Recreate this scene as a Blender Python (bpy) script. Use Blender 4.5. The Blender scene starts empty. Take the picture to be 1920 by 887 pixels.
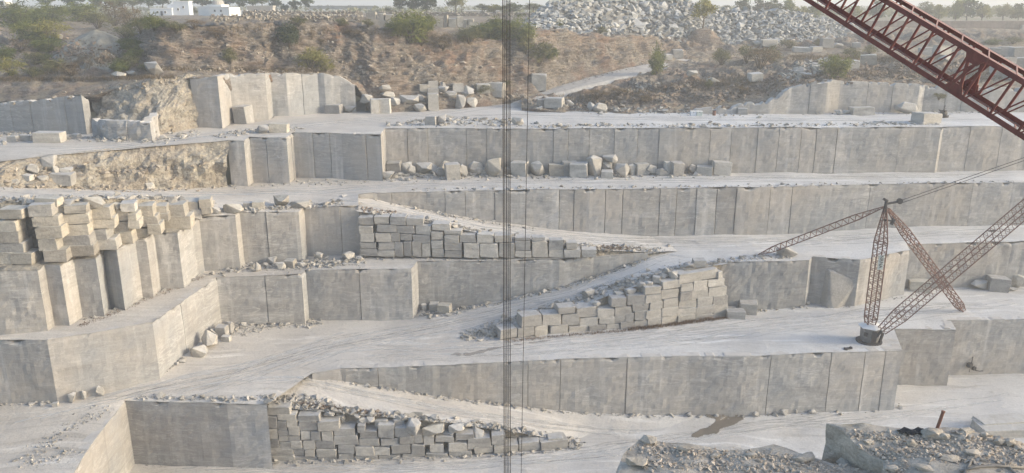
import bpy, bmesh, math, random
import numpy as np
from mathutils import Vector, noise, geometry, Matrix
from mathutils.bvhtree import BVHTree

# ---------------------------------------------------------------- camera, sky, sun
scene = bpy.context.scene
COL = scene.collection
F, CX, CY = 1507.0, 960.0, 443.5            # focal length and centre in photograph pixels
PITCH = math.radians(16.12)
SP, CP = math.sin(PITCH), math.cos(PITCH)

cam_d = bpy.data.cameras.new('camera')
cam = bpy.data.objects.new('camera', cam_d)
COL.objects.link(cam)
cam.location = (0, 0, 0)
cam.rotation_euler = (math.radians(90) - PITCH, 0, 0)
cam_d.sensor_width = 36
cam_d.lens = 36 * F / 1920.0
cam_d.clip_start = 0.5
cam_d.clip_end = 30000
scene.camera = cam

SUN_EL, SUN_AZ = math.radians(18), math.radians(96)      # azimuth from +Y towards +X
world = bpy.data.worlds.new('World')
scene.world = world
world.use_nodes = True
wn = world.node_tree
sky = wn.nodes.new('ShaderNodeTexSky')
sky.sky_type = 'NISHITA'
sky.sun_disc = False
sky.sun_elevation = SUN_EL
sky.sun_rotation = SUN_AZ
sky.air_density = 1.0
sky.dust_density = 2.5
sky.ozone_density = 1.0
bg = wn.nodes['Background']
bg.inputs[1].default_value = 0.15
wn.links.new(sky.outputs[0], bg.inputs[0])

sun_d = bpy.data.lights.new('sun', 'SUN')
sun_d.energy = 1.5
sun_d.angle = math.radians(7)
sun_d.color = (1.0, 0.90, 0.70)
sun = bpy.data.objects.new('sun', sun_d)
COL.objects.link(sun)
sdir = Vector((math.sin(SUN_AZ) * math.cos(SUN_EL), math.cos(SUN_AZ) * math.cos(SUN_EL), math.sin(SUN_EL)))
sun.rotation_euler = sdir.to_track_quat('Z', 'Y').to_euler()
sun.location = sdir * 300

vs = scene.view_settings
vs.view_transform = 'Standard'
vs.look = 'None'
vs.gamma = 1.0
vs.use_curve_mapping = False
vs.exposure = 1.12
scene.cycles.max_bounces = 6
scene.cycles.diffuse_bounces = 3
scene.cycles.volume_bounces = 0
scene.cycles.transparent_max_bounces = 48

# ---------------------------------------------------------------- pixel -> world
def ray(x, y):
    u, v = (x - CX) / F, (y - CY) / F
    return Vector((u, CP - v * SP, -SP - v * CP))
def PZ(x, y, z):
    r = ray(x, y); return r * (z / r.z)
def PY(x, y, Y):
    r = ray(x, y); return r * (Y / r.y)
def PD(x, y, d):
    return ray(x, y) * d
def zat(y, Y):
    r = ray(CX, y); return r.z / r.y * Y
def T(x, yt, zt, yb):
    p = PZ(x, yt, zt); return (p.x, p.y, zt, zat(yb, p.y))
def B(x, yb, zb, yt):
    p = PZ(x, yb, zb); return (p.x, p.y, zat(yt, p.y), zb)
def shift(st, dy):
    return [(a, b + dy, c, d) for a, b, c, d in st]
def shray(st, dy):
    '''move stations back along their own lines of sight'''
    return [(a * (b + dy) / b, b + dy, c * (b + dy) / b, d) for a, b, c, d in st]
def tops(st, dy=0, dz=0):
    return [Vector((a, b + dy, c + dz)) for a, b, c, d in st]
def bases(st, dy=0, dz=0):
    return [Vector((a, b + dy, d + dz)) for a, b, c, d in st]

# ---------------------------------------------------------------- object helpers
def link(o):
    COL.objects.link(o); return o
def tag(o, label=None, cat=None, group=None, kind=None):
    if label: o['label'] = label
    if cat: o['category'] = cat
    if group: o['group'] = group
    if kind: o['kind'] = kind
    return o
def mesh_obj(name, verts, faces, mat=None, parent=None, smooth=False, attrs=None):
    me = bpy.data.meshes.new(name)
    me.from_pydata([tuple(v) for v in verts], [], [tuple(f) for f in faces])
    if smooth:
        me.polygons.foreach_set('use_smooth', [True] * len(me.polygons))
    if attrs:
        for k, vals in attrs.items():
            a = me.attributes.new(k, 'FLOAT', 'POINT')
            a.data.foreach_set('value', np.asarray(vals, dtype=np.float32))
    if mat: me.materials.append(mat)
    me.update()
    o = link(bpy.data.objects.new(name, me))
    if parent: o.parent = parent
    return o
def empty(name, loc=(0, 0, 0), rz=0):
    o = link(bpy.data.objects.new(name, None))
    o.location = loc; o.rotation_euler = (0, 0, rz); o.empty_display_size = 0.5
    return o
ORD = ('first second third fourth fifth sixth seventh eighth ninth tenth eleventh twelfth thirteenth fourteenth fifteenth sixteenth '
       'seventeenth eighteenth nineteenth twentieth').split()
def ordinal(i):
    if i < 20: return ORD[i]
    tens = {2: 'twenty', 3: 'thirty', 4: 'forty', 5: 'fifty', 6: 'sixty'}
    n = i + 1
    t, u = divmod(n, 10)
    if u == 0: return {3: 'thirtieth', 4: 'fortieth', 5: 'fiftieth', 6: 'sixtieth'}[t]
    return tens[t] + '-' + ORD[u - 1]

TERR_V, TERR_F = [], []
def terr(verts, faces):
    n = len(TERR_V)
    TERR_V.extend([Vector(v) for v in verts])
    TERR_F.extend([tuple(i + n for i in f) for f in faces])

# ---------------------------------------------------------------- materials
class NT:
    def __init__(self, name):
        self.m = bpy.data.materials.new(name); self.m.use_nodes = True
        self.t = self.m.node_tree; self.p = self.t.nodes['Principled BSDF']
        self.p.inputs['Roughness'].default_value = 0.9
        self.p.inputs['Specular IOR Level'].default_value = 0.25
    def n(self, ty, **kw):
        nd = self.t.nodes.new(ty)
        for k, v in kw.items(): setattr(nd, k, v)
        return nd
    def l(self, a, b): self.t.links.new(a, b)
    def pos(self):
        return self.n('ShaderNodeNewGeometry').outputs['Position']
    def obj(self):
        return self.n('ShaderNodeTexCoord').outputs['Object']
    def mapping(self, vec, scale=(1, 1, 1), rot=(0, 0, 0), loc=(0, 0, 0)):
        m = self.n('ShaderNodeMapping')
        m.inputs['Scale'].default_value = scale; m.inputs['Rotation'].default_value = rot; m.inputs['Location'].default_value = loc
        self.l(vec, m.inputs['Vector']); return m.outputs[0]
    def noise(self, vec, scale=1, detail=4, rough=0.55, dist=0):
        nd = self.n('ShaderNodeTexNoise')
        nd.inputs['Scale'].default_value = scale; nd.inputs['Detail'].default_value = detail
        nd.inputs['Roughness'].default_value = rough; nd.inputs['Distortion'].default_value = dist
        self.l(vec, nd.inputs['Vector']); return nd.outputs[0]
    def voro(self, vec, scale=1, feature='F1', out='Distance'):
        nd = self.n('ShaderNodeTexVoronoi', feature=feature)
        nd.inputs['Scale'].default_value = scale
        self.l(vec, nd.inputs['Vector']); return nd.outputs[out]
    def ramp(self, fac, stops):
        r = self.n('ShaderNodeValToRGB'); e = r.color_ramp.elements
        while len(e) > 1: e.remove(e[-1])
        e[0].position = stops[0][0]; e[0].color = self._c(stops[0][1])
        for p, c in stops[1:]:
            k = e.new(p); k.color = self._c(c)
        self.l(fac, r.inputs[0]); return r.outputs[0]
    @staticmethod
    def _c(c):
        if isinstance(c, (int, float)): return (c, c, c, 1)
        return (c[0], c[1], c[2], 1)
    def mix(self, fac, a, b, mode='MIX'):
        m = self.n('ShaderNodeMix', data_type='RGBA', blend_type=mode)
        for s, v in ((0, fac), (6, a), (7, b)):
            if hasattr(v, 'is_linked'): self.l(v, m.inputs[s])
            elif s == 0: m.inputs[0].default_value = v
            else: m.inputs[s].default_value = self._c(v)
        return m.outputs[2]
    def math(self, op, a, b=0.5):
        m = self.n('ShaderNodeMath', operation=op)
        for s, v in ((0, a), (1, b)):
            if hasattr(v, 'is_linked'): self.l(v, m.inputs[s])
            else: m.inputs[s].default_value = v
        return m.outputs[0]
    def attr(self, name):
        return self.n('ShaderNodeAttribute', attribute_name=name).outputs['Fac']
    def upness(self, lo=0.55, hi=0.9):
        s = self.n('ShaderNodeSeparateXYZ'); self.l(self.n('ShaderNodeNewGeometry').outputs['True Normal'], s.inputs[0])
        m = self.n('ShaderNodeMapRange'); m.inputs[1].default_value = lo; m.inputs[2].default_value = hi
        self.l(s.outputs[2], m.inputs[0]); return m.outputs[0]
    def sepx(self, vec, i):
        s = self.n('ShaderNodeSeparateXYZ'); self.l(vec, s.inputs[0]); return s.outputs[i]
    def bump(self, h, strength=0.5, dist=0.1, prev=None):
        b = self.n('ShaderNodeBump'); b.inputs['Strength'].default_value = strength; b.inputs['Distance'].default_value = dist
        self.l(h, b.inputs['Height'])
        if prev is not None: self.l(prev, b.inputs['Normal'])
        return b.outputs[0]
    def done(self, col, normal=None, rough=None):
        if hasattr(col, 'is_linked'): self.l(col, self.p.inputs['Base Color'])
        else: self.p.inputs['Base Color'].default_value = self._c(col)
        if normal is not None: self.l(normal, self.p.inputs['Normal'])
        if rough is not None: self.p.inputs['Roughness'].default_value = rough
        return self.m

def mat_wall():
    k = NT('sawn_granite'); p = k.pos()
    # diagonal foliation: bands rising to the east, warped, with thin pale veins along them
    a = k.mapping(p, (0.16, 0.16, 1.0), (0, math.radians(32), 0))
    v1 = k.noise(a, 1.1, 8, 0.6, 0.9)
    col = k.ramp(v1, [(0.28, (0.25, 0.246, 0.243)), (0.47, (0.302, 0.297, 0.292)), (0.6, (0.338, 0.332, 0.326)), (0.76, (0.41, 0.402, 0.392))])
    v2 = k.noise(k.mapping(p, (0.22, 0.22, 1.1), (0, math.radians(38), 0), (5, 3, 11)), 1.0, 5, 0.55, 1.6)
    vein = k.math('ABSOLUTE', k.math('SUBTRACT', v2, 0.5))
    veinm = k.math('MULTIPLY', k.ramp(vein, [(0.0, 0.6), (0.03, 0.0)]), k.ramp(k.noise(p, 0.35, 3), [(0.36, 0.0), (0.52, 1.0)]))
    col = k.mix(veinm, col, (0.54, 0.53, 0.515))
    v3 = k.noise(k.mapping(p, (0.5, 0.5, 1.5), (0, math.radians(20), 0), (1, 9, 2)), 0.9, 5, 0.6, 2.5)
    crack = k.math('ABSOLUTE', k.math('SUBTRACT', v3, 0.47))
    crackm = k.math('MULTIPLY', k.ramp(crack, [(0.0, 0.6), (0.012, 0.0)]), k.ramp(k.noise(p, 0.22, 3), [(0.52, 0.0), (0.62, 1.0)]))
    col = k.mix(crackm, col, (0.15, 0.145, 0.14))
    # warm and blue-grey patches metres across
    big = k.noise(p, 0.07, 3, 0.5)
    col = k.mix(k.ramp(big, [(0.44, 0.0), (0.62, 0.6)]), col, (0.40, 0.362, 0.322))
    blue = k.noise(k.mapping(p, (1, 1, 1), loc=(40, 13, 7)), 0.09, 3, 0.5)
    col = k.mix(k.ramp(blue, [(0.5, 0.0), (0.64, 0.55)]), col, (0.25, 0.268, 0.29))
    # run-off streaks
    st = k.noise(k.mapping(p, (0.9, 0.9, 0.05)), 1.0, 5, 0.6)
    col = k.mix(k.ramp(st, [(0.56, 0.0), (0.70, 0.55)]), col, (0.50, 0.488, 0.472))
    col = k.mix(k.ramp(st, [(0.27, 0.45), (0.4, 0.0)]), col, (0.20, 0.195, 0.187))
    col = k.mix(1.0, col, k.ramp(k.attr('tint'), [(0, 0.86), (1, 1.16)]), 'MULTIPLY')
    fine = k.noise(p, 7, 5, 0.65)
    col = k.mix(1.0, col, k.ramp(fine, [(0.3, 0.93), (0.7, 1.07)]), 'MULTIPLY')
    dust = k.math('MULTIPLY', k.upness(0.45, 0.85), k.ramp(k.noise(p, 1.3, 4), [(0.3, 0.5), (0.6, 0.95)]))
    col = k.mix(dust, col, (0.56, 0.535, 0.50))
    bm = k.bump(v1, 0.25, 0.2); bm = k.bump(k.noise(p, 1.6, 8, 0.62), 0.45, 0.12, bm)
    return k.done(col, bm)

def mat_ground():
    k = NT('quarry_dust'); p = k.pos()
    col = k.ramp(k.noise(p, 0.13, 4, 0.5), [(0.3, (0.475, 0.457, 0.437)), (0.7, (0.59, 0.578, 0.562))])
    warp = k.n('ShaderNodeVectorMath', operation='ADD')
    wn_ = k.n('ShaderNodeTexNoise'); wn_.inputs['Scale'].default_value = 0.05; wn_.inputs['Detail'].default_value = 2; k.l(p, wn_.inputs['Vector'])
    ws = k.n('ShaderNodeVectorMath', operation='SCALE'); ws.inputs['Scale'].default_value = 9.0; k.l(wn_.outputs['Color'], ws.inputs[0])
    k.l(p, warp.inputs[0]); k.l(ws.outputs[0], warp.inputs[1])
    tr1 = k.noise(k.mapping(warp.outputs[0], (0.07, 1.1, 0.3), (0, 0, math.radians(-4))), 1.0, 5, 0.6, 0.3)
    tr2 = k.noise(k.mapping(warp.outputs[0], (0.06, 0.8, 0.3), (0, 0, math.radians(24)), (3, 7, 0)), 1.0, 5, 0.6, 0.5)
    tr = k.mix(k.ramp(k.noise(p, 0.07, 3), [(0.45, 0.0), (0.58, 1.0)]), tr1, tr2)
    col = k.mix(k.ramp(tr, [(0.32, 0.75), (0.44, 0.0)]), col, (0.385, 0.37, 0.35))
    col = k.mix(k.ramp(tr, [(0.55, 0.0), (0.68, 0.85)]), col, (0.70, 0.69, 0.675))
    gr = k.noise(p, 1.1, 7, 0.72)
    col = k.mix(k.ramp(gr, [(0.57, 0.0), (0.68, 0.6)]), col, (0.35, 0.335, 0.315))
    sp = k.noise(p, 5, 5, 0.7)
    col = k.mix(1.0, col, k.ramp(sp, [(0.3, 0.84), (0.7, 1.1)]), 'MULTIPLY')
    # eastern haze put into the colour: whiter to the east, warmer to the west
    xr = k.n('ShaderNodeMapRange'); xr.inputs[1].default_value = -60; xr.inputs[2].default_value = 60
    k.l(k.sepx(p, 0), xr.inputs[0])
    col = k.mix(1.0, col, k.ramp(xr.outputs[0], [(0.1, (1.0, 0.96, 0.90)), (0.45, (1, 0.985, 0.965)), (0.75, (1.1, 1.115, 1.13))]), 'MULTIPLY')
    bm = k.bump(tr, 0.5, 0.25); bm = k.bump(gr, 0.6, 0.2, bm); bm = k.bump(sp, 0.4, 0.06, bm)
    return k.done(col, bm)

def mat_soil():
    k = NT('layered_soil'); p = k.pos()
    lay = k.noise(k.mapping(p, (0.22, 0.22, 1.6), (0, math.radians(4), 0)), 1.0, 7, 0.68, 0.8)
    col = k.ramp(lay, [(0.3, (0.10, 0.078, 0.064)), (0.46, (0.18, 0.143, 0.118)), (0.58, (0.262, 0.216, 0.184)), (0.72, (0.39, 0.34, 0.295))])
    rock = k.noise(k.mapping(p, (1, 1, 1), loc=(9, 0, 3)), 0.16, 4, 0.55)
    chips = k.noise(k.mapping(p, (0.8, 0.8, 2.4)), 1.5, 6, 0.7, 0.5)
    rk = k.ramp(chips, [(0.34, (0.12, 0.105, 0.09)), (0.5, (0.235, 0.212, 0.187)), (0.66, (0.41, 0.37, 0.325))])
    col = k.mix(k.ramp(rock, [(0.40, 0.0), (0.56, 0.85)]), col, rk)
    red = k.noise(k.mapping(p, (1, 1, 1.2), loc=(3, 8, 1)), 0.12, 4, 0.6)
    col = k.mix(k.ramp(red, [(0.53, 0.0), (0.68, 0.65)]), col, (0.245, 0.14, 0.095))
    fine = k.noise(p, 2.6, 6, 0.7)
    col = k.mix(1.0, col, k.ramp(fine, [(0.3, 0.62), (0.7, 1.28)]), 'MULTIPLY')
    dry = k.math('MULTIPLY', k.upness(0.6, 0.92), k.ramp(k.noise(p, 0.5, 5), [(0.42, 0.1), (0.62, 0.8)]))
    col = k.mix(dry, col, (0.32, 0.26, 0.18))
    bm = k.bump(chips, 0.9, 0.5); bm = k.bump(fine, 0.8, 0.25, bm)
    return k.done(col, bm)

def mat_plain():
    k = NT('dry_plain'); p = k.pos()
    col = k.ramp(k.noise(p, 0.03, 5, 0.6), [(0.35, (0.16, 0.15, 0.085)), (0.55, (0.26, 0.215, 0.15)), (0.7, (0.33, 0.27, 0.20))])
    col = k.mix(k.ramp(k.noise(p, 0.5, 5, 0.7), [(0.5, 0.0), (0.64, 0.6)]), col, (0.10, 0.11, 0.05))
    return k.done(col)

def mat_scree():
    k = NT('rough_rock'); p = k.pos()
    v = k.noise(k.mapping(p, (0.6, 0.6, 1.1), (0, math.radians(35), 0)), 0.8, 8, 0.66, 1.0)
    col = k.ramp(v, [(0.3, (0.17, 0.158, 0.14)), (0.47, (0.29, 0.27, 0.235)), (0.6, (0.38, 0.35, 0.30)), (0.72, (0.52, 0.485, 0.42))])
    soil = k.noise(p, 0.25, 5, 0.6)
    col = k.mix(k.ramp(soil, [(0.46, 0.0), (0.6, 0.7)]), col, (0.315, 0.272, 0.222))
    cell = k.voro(p, 1.6, 'F1', 'Distance')
    fine = k.noise(p, 3.5, 6, 0.7)
    col = k.mix(1.0, col, k.ramp(fine, [(0.3, 0.7), (0.7, 1.25)]), 'MULTIPLY')
    bm = k.bump(v, 0.9, 0.5); bm = k.bump(cell, 0.5, 0.3, bm); bm = k.bump(fine, 0.7, 0.15, bm)
    return k.done(col, bm)

def mat_block(name, lo, mid, hi, bright=1.0):
    k = NT(name); o = k.obj()
    oi = k.n('ShaderNodeObjectInfo')
    add = k.n('ShaderNodeVectorMath', operation='ADD'); k.l(o, add.inputs[0])
    sc = k.n('ShaderNodeVectorMath', operation='SCALE'); k.l(oi.outputs['Location'], sc.inputs[0]); sc.inputs['Scale'].default_value = 1.7
    k.l(sc.outputs[0], add.inputs[1]); p = add.outputs[0]
    v = k.noise(k.mapping(p, (0.8, 0.8, 1.5), (0.2, 0.6, 0)), 0.9, 6, 0.6, 1.0)
    col = k.ramp(v, [(0.25, lo), (0.48, mid), (0.72, hi)])
    pos = k.pos()
    fine = k.noise(pos, 4.5, 6, 0.7)
    col = k.mix(1.0, col, k.ramp(fine, [(0.3, 0.8), (0.7, 1.15)]), 'MULTIPLY')
    rnd = k.ramp(oi.outputs['Random'], [(0, (0.76, 0.75, 0.745)), (0.35, (0.93, 0.925, 0.92)), (0.7, (1.06, 1.03, 0.98)), (1, (1.26, 1.24, 1.2))])
    col = k.mix(1.0, col, rnd, 'MULTIPLY')
    dust = k.math('MULTIPLY', k.upness(0.5, 0.9), k.ramp(k.noise(pos, 1.5, 4), [(0.3, 0.08), (0.62, 0.6)]))
    col = k.mix(dust, col, tuple(min(0.58, c * 1.35) for c in hi))
    bm = k.bump(v, 0.4, 0.15); bm = k.bump(k.noise(pos, 2.6, 7, 0.7), 0.7, 0.14, bm)
    return k.done(col, bm)

def mat_rubble(name, lo, hi):
    k = NT(name); p = k.pos()
    t = k.attr('tint')
    col = k.ramp(t, [(0, lo), (1, hi)])
    fine = k.noise(p, 5, 4, 0.7)
    col = k.mix(1.0, col, k.ramp(fine, [(0.3, 0.8), (0.7, 1.18)]), 'MULTIPLY')
    return k.done(col, k.bump(fine, 0.5, 0.08))

def mat_leaf(name, a, b, c):
    k = NT(name)
    oi = k.n('ShaderNodeObjectInfo')
    col = k.ramp(k.attr('tint'), [(0.0, a), (0.55, b), (1.0, c)])
    col = k.mix(1.0, col, k.ramp(oi.outputs['Random'], [(0, (0.8, 0.82, 0.8)), (1, (1.25, 1.18, 1.1))]), 'MULTIPLY')
    k.p.inputs['Roughness'].default_value = 0.7
    m = k.done(col)
    # thin leaves let some light through
    tr = k.n('ShaderNodeBsdfTranslucent'); k.l(col, tr.inputs[0])
    mx = k.n('ShaderNodeMixShader'); mx.inputs[0].default_value = 0.3
    k.l(k.p.outputs[0], mx.inputs[1]); k.l(tr.outputs[0], mx.inputs[2])
    k.l(mx.outputs[0], k.t.nodes['Material Output'].inputs[0])
    return m

def mat_plain_col(name, col, rough=0.7, metal=0.0, var=0.25, scale=3.0):
    k = NT(name); p = k.pos()
    f = k.noise(p, scale, 5, 0.65)
    c = k.mix(1.0, col, k.ramp(f, [(0.3, 1 - var), (0.7, 1 + var)]), 'MULTIPLY')
    k.p.inputs['Metallic'].default_value = metal
    return k.done(c, k.bump(f, 0.2, 0.02), rough)

def mat_red_steel():
    k = NT('red_painted_steel'); p = k.pos()
    f = k.noise(p, 2.0, 6, 0.7)
    col = k.ramp(f, [(0.3, (0.125, 0.035, 0.030)), (0.55, (0.20, 0.055, 0.045)), (0.75, (0.27, 0.085, 0.068))])
    rust = k.noise(p, 5.5, 6, 0.75)
    col = k.mix(k.ramp(rust, [(0.56, 0.0), (0.68, 0.75)]), col, (0.13, 0.075, 0.05))
    dust = k.math('MULTIPLY', k.upness(0.3, 0.8), 0.6)
    col = k.mix(dust, col, (0.42, 0.30, 0.26))
    return k.done(col, k.bump(rust, 0.25, 0.01), 0.62)

def mat_soft(name, col, most):
    '''a mark on the ground that thins out towards its ragged edge'''
    k = NT(name); p = k.pos()
    f = k.noise(p, 1.4, 6, 0.7)
    c = k.mix(1.0, col, k.ramp(f, [(0.3, 0.88), (0.7, 1.1)]), 'MULTIPLY'); k.done(c)
    s = k.math('ADD', k.attr('tint'), k.math('MULTIPLY', k.math('SUBTRACT', k.noise(p, 0.9, 6, 0.7), 0.5), 1.5))
    a = k.math('MULTIPLY', k.ramp(s, [(0.3, 0.0), (0.65, 1.0)]), most)
    tr = k.n('ShaderNodeBsdfTransparent'); mx = k.n('ShaderNodeMixShader')
    k.l(a, mx.inputs[0]); k.l(tr.outputs[0], mx.inputs[1]); k.l(k.p.outputs[0], mx.inputs[2])
    k.l(mx.outputs[0], k.t.nodes['Material Output'].inputs[0])
    return k.m

def mat_near():
    k = NT('dusty_broken_rock'); p = k.pos()
    v = k.noise(k.mapping(p, (1, 1, 2)), 2.2, 8, 0.68, .6)
    col = k.ramp(v, [(0.3, (0.32, 0.28, 0.23)), (0.5, (0.46, 0.41, 0.345)), (0.68, (0.60, 0.545, 0.47))])
    f = k.noise(p, 16, 6, 0.72)
    col = k.mix(1.0, col, k.ramp(f, [(0.3, 0.72), (0.7, 1.2)]), 'MULTIPLY')
    bm = k.bump(v, .6, .12); bm = k.bump(f, .7, .03, bm)
    return k.done(col, bm)

M = dict(
    wall=mat_wall(), ground=mat_ground(), soil=mat_soil(), plain=mat_plain(), scree=mat_scree(),
    block=mat_block('grey_block', (0.25, 0.244, 0.236), (0.36, 0.352, 0.34), (0.48, 0.468, 0.45)),
    warm=mat_block('buff_block', (0.255, 0.238, 0.212), (0.365, 0.343, 0.307), (0.48, 0.452, 0.405)),
    pale=mat_block('pale_block', (0.28, 0.272, 0.26), (0.39, 0.38, 0.363), (0.51, 0.498, 0.477)),
    heap=mat_block('blue_grey_waste', (0.25, 0.26, 0.268), (0.38, 0.388, 0.392), (0.53, 0.535, 0.53)),
    rub=mat_rubble('rubble_stone', (0.20, 0.19, 0.17), (0.50, 0.475, 0.44)),
    rubw=mat_rubble('warm_rubble', (0.19, 0.16, 0.125), (0.46, 0.41, 0.345)),
    brownrub=mat_rubble('brown_rubble', (0.15, 0.115, 0.088), (0.30, 0.25, 0.205)),
    cliffrub=mat_rubble('cliff_stone', (0.19, 0.16, 0.13), (0.42, 0.375, 0.325)),
    green=mat_leaf('green_leaf', (0.075, 0.095, 0.022), (0.15, 0.175, 0.04), (0.235, 0.255, 0.065)),
    dark=mat_leaf('dark_leaf', (0.026, 0.04, 0.02), (0.055, 0.076, 0.032), (0.10, 0.125, 0.05)),
    yellow=mat_leaf('yellowing_leaf', (0.14, 0.135, 0.035), (0.25, 0.24, 0.065), (0.36, 0.335, 0.11)),
    olive=mat_leaf('dry_olive_leaf', (0.085, 0.09, 0.036), (0.16, 0.16, 0.068), (0.25, 0.24, 0.115)),
    brush=mat_leaf('dry_brush', (0.10, 0.075, 0.045), (0.18, 0.135, 0.08), (0.28, 0.22, 0.14)),
    bark=mat_plain_col('bark', (0.11, 0.085, 0.06), 0.9),
    red=mat_red_steel(),
    oldred=mat_plain_col('faded_red_steel', (0.155, 0.082, 0.066), 0.7, var=0.35, scale=1.5),
    steel=mat_plain_col('grey_sheet_steel', (0.16, 0.165, 0.17), 0.55, 0.3, 0.35, 2.0),
    darksteel=mat_plain_col('dark_steel', (0.045, 0.045, 0.05), 0.6, 0.2),
    rope=mat_plain_col('wire_rope', (0.035, 0.032, 0.032), 0.6, 0.3),
    white=mat_plain_col('white_limewash', (0.78, 0.77, 0.75), 0.85, var=0.06),
    bluewash=mat_plain_col('pale_blue_wash', (0.62, 0.66, 0.72), 0.85, var=0.06),
    cement=mat_plain_col('cement_render', (0.42, 0.395, 0.36), 0.9, var=0.15),
    glass=mat_plain_col('dark_opening', (0.05, 0.055, 0.06), 0.4, var=0.1),
    brownwall=mat_plain_col('weathered_brown_masonry', (0.225, 0.185, 0.165), 0.95, var=0.3, scale=0.8),
    puddle=mat_plain_col('muddy_stain', (0.215, 0.19, 0.16), 0.45, var=0.3, scale=0.7),
    tealpaint=mat_plain_col('pale_painted_metal', (0.45, 0.50, 0.49), 0.6, var=0.15),
    rusty=mat_plain_col('rusty_iron', (0.19, 0.10, 0.075), 0.85, var=0.4, scale=9),
    blackplastic=mat_plain_col('black_sheet', (0.03, 0.03, 0.033), 0.5),
    hose=mat_plain_col('dusty_hose', (0.24, 0.22, 0.195), 0.8),
    track=mat_plain_col('gravel_track', (0.47, 0.44, 0.40), 0.95, var=.22, scale=.9),
    heaprub=mat_rubble('waste_rubble', (0.16, 0.166, 0.17), (0.46, 0.465, 0.46)),
    dkmound=mat_plain_col('painted_gap_shade', (0.17, 0.17, 0.168), 0.95, var=.3, scale=.8),  # mound base coloured dark to put shade into the gaps between boulders
    rut=mat_soft('tyre_rut', (0.43, 0.415, 0.40), .3), palerut=mat_soft('packed_dust_track', (0.70, 0.69, 0.675), .6),
    soak=mat_soft('soaked_dust', (0.20, 0.175, 0.145), .9), damp=mat_soft('damp_dust', (0.30, 0.28, 0.26), .8),
    spoil=mat_plain_col('pale_spoil', (0.27, 0.255, 0.215), 0.95, var=.3, scale=1.2),
    nearrock=mat_near(),
    neargravel=mat_rubble('near_gravel', (0.30, 0.25, 0.20), (0.62, 0.545, 0.455)),
)
# ---------------------------------------------------------------- terrain builders
def fbm(p, s, o=4):
    return noise.fractal(Vector(p) * s, 0.9, 2.0, o)

def wall(name, st, mat, seam=(2.0, 3.6), res=0.42, amp=0.07, chip=0.5, groove=0.16, down=1.2, seed=0, register=True, rough=None):
    """A sawn rock face through the stations (x, y, z_top, z_base): panels between drilled seams, chipped top edge."""
    rng = random.Random(seed)
    V, Fc, tint = [], [], []
    for (a, b) in zip(st[:-1], st[1:]):
        ax, ay, at, ab = a; bx, by, bt, bb = b
        L = math.hypot(bx - ax, by - ay)
        if L < 0.05: continue
        tx, ty = (bx - ax) / L, (by - ay) / L
        nx, ny = ty, -tx                                   # outward (towards the pit)
        cuts = [0.0]
        while True:
            d = rng.uniform(*seam)
            if cuts[-1] + d * 1.4 > L: break
            cuts.append(cuts[-1] + d)
        cuts.append(L)
        for c0, c1 in zip(cuts[:-1], cuts[1:]):
            w = c1 - c0
            n = max(2, int(w / res))
            ss = [c0 + w * i / n for i in range(n + 1)]
            off = rng.uniform(-0.05, 0.07) if len(cuts) > 2 else 0.0
            tn = rng.uniform(0.25, 0.75) if rng.random() < 0.8 else rng.uniform(0.0, 1.0)
            tilt = rng.uniform(-0.03, 0.03)
            g = 0.045 if rng.random() < 0.75 else 0.09
            cols = []
            if c0 > 0: cols.append((c0, groove, 1)); ss[0] = c0 + g
            cols += [(s, 0.0, 0) for s in ss[:-1]]
            if c1 < L: cols.append((c1 - g, 0.0, 0)); cols.append((c1, groove, 1))
            else: cols.append((c1, 0.0, 0))
            h = max(at - ab, bt - bb) + down
            m = max(3, int(h / res))
            base = len(V)
            for (s, gi, isg) in cols:
                f = s / L
                X, Y = ax + (bx - ax) * f, ay + (by - ay) * f
                zt, zb = at + (bt - at) * f, ab + (bb - ab) * f - down
                edge = min(1.0, min(s, L - s) / 0.6 + 0.15)
                for j in range(m + 1):
                    v = j / m
                    z = zb + (zt - zb) * v
                    q = (X, Y, z)
                    d = (fbm(q, 0.35, 4) * amp * 1.6 + fbm(q, 1.6, 3) * amp * 0.6) * edge + off * edge + tilt * (v - 0.5) * 2 * edge
                    if rough: d += noise.turbulence(Vector(q) * rough[0], 4, False) * rough[1] * edge
                    if j >= m - 1:
                        ch = max(0.0, fbm((X * 1.0, Y, 3.0), 0.8, 4)) * chip
                        if j == m: z -= ch; d -= 0.06 + ch * 0.35
                        else: z -= ch * 0.4
                    d -= gi * (0.45 if j == m else 1)
                    V.append((X + nx * d, Y + ny * d, z)); tint.append(0.0 if isg else tn)
            k = m + 1
            for i in range(len(cols) - 1):
                for j in range(m):
                    Fc.append((base + i * k + j, base + (i + 1) * k + j, base + (i + 1) * k + j + 1, base + i * k + j + 1))
            # a back-leaning cap so that the top edge has thickness
            capb = len(V)
            for i in range(len(cols)):
                x0, y0, z0 = V[base + i * k + m]
                V.append((x0 - nx * 1.0, y0 - ny * 1.0, z0 - 0.02)); tint.append(tn)
            for i in range(len(cols) - 1):
                Fc.append((base + i * k + m, base + (i + 1) * k + m, capb + i + 1, capb + i))
    o = mesh_obj(name, V, Fc, mat, attrs={'tint': tint}, smooth=False)
    tag(o, kind='structure')
    if register: terr(V, Fc)
    return o

def mvc(poly, q):
    """mean value coordinates of point q in polygon poly (n,2)"""
    d = poly - q
    r = np.hypot(d[:, 0], d[:, 1]) + 1e-9
    d2, r2 = np.roll(d, -1, 0), np.roll(r, -1)
    cr = d[:, 0] * d2[:, 1] - d[:, 1] * d2[:, 0]
    dt = (d * d2).sum(1)
    t = cr / (r * r2 + dt + 1e-9)
    t = np.clip(t, -1e6, 1e6)
    w = (np.roll(t, 1) + t) / r
    s = w.sum()
    return w / s if abs(s) > 1e-12 else np.ones(len(w)) / len(w)

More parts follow.
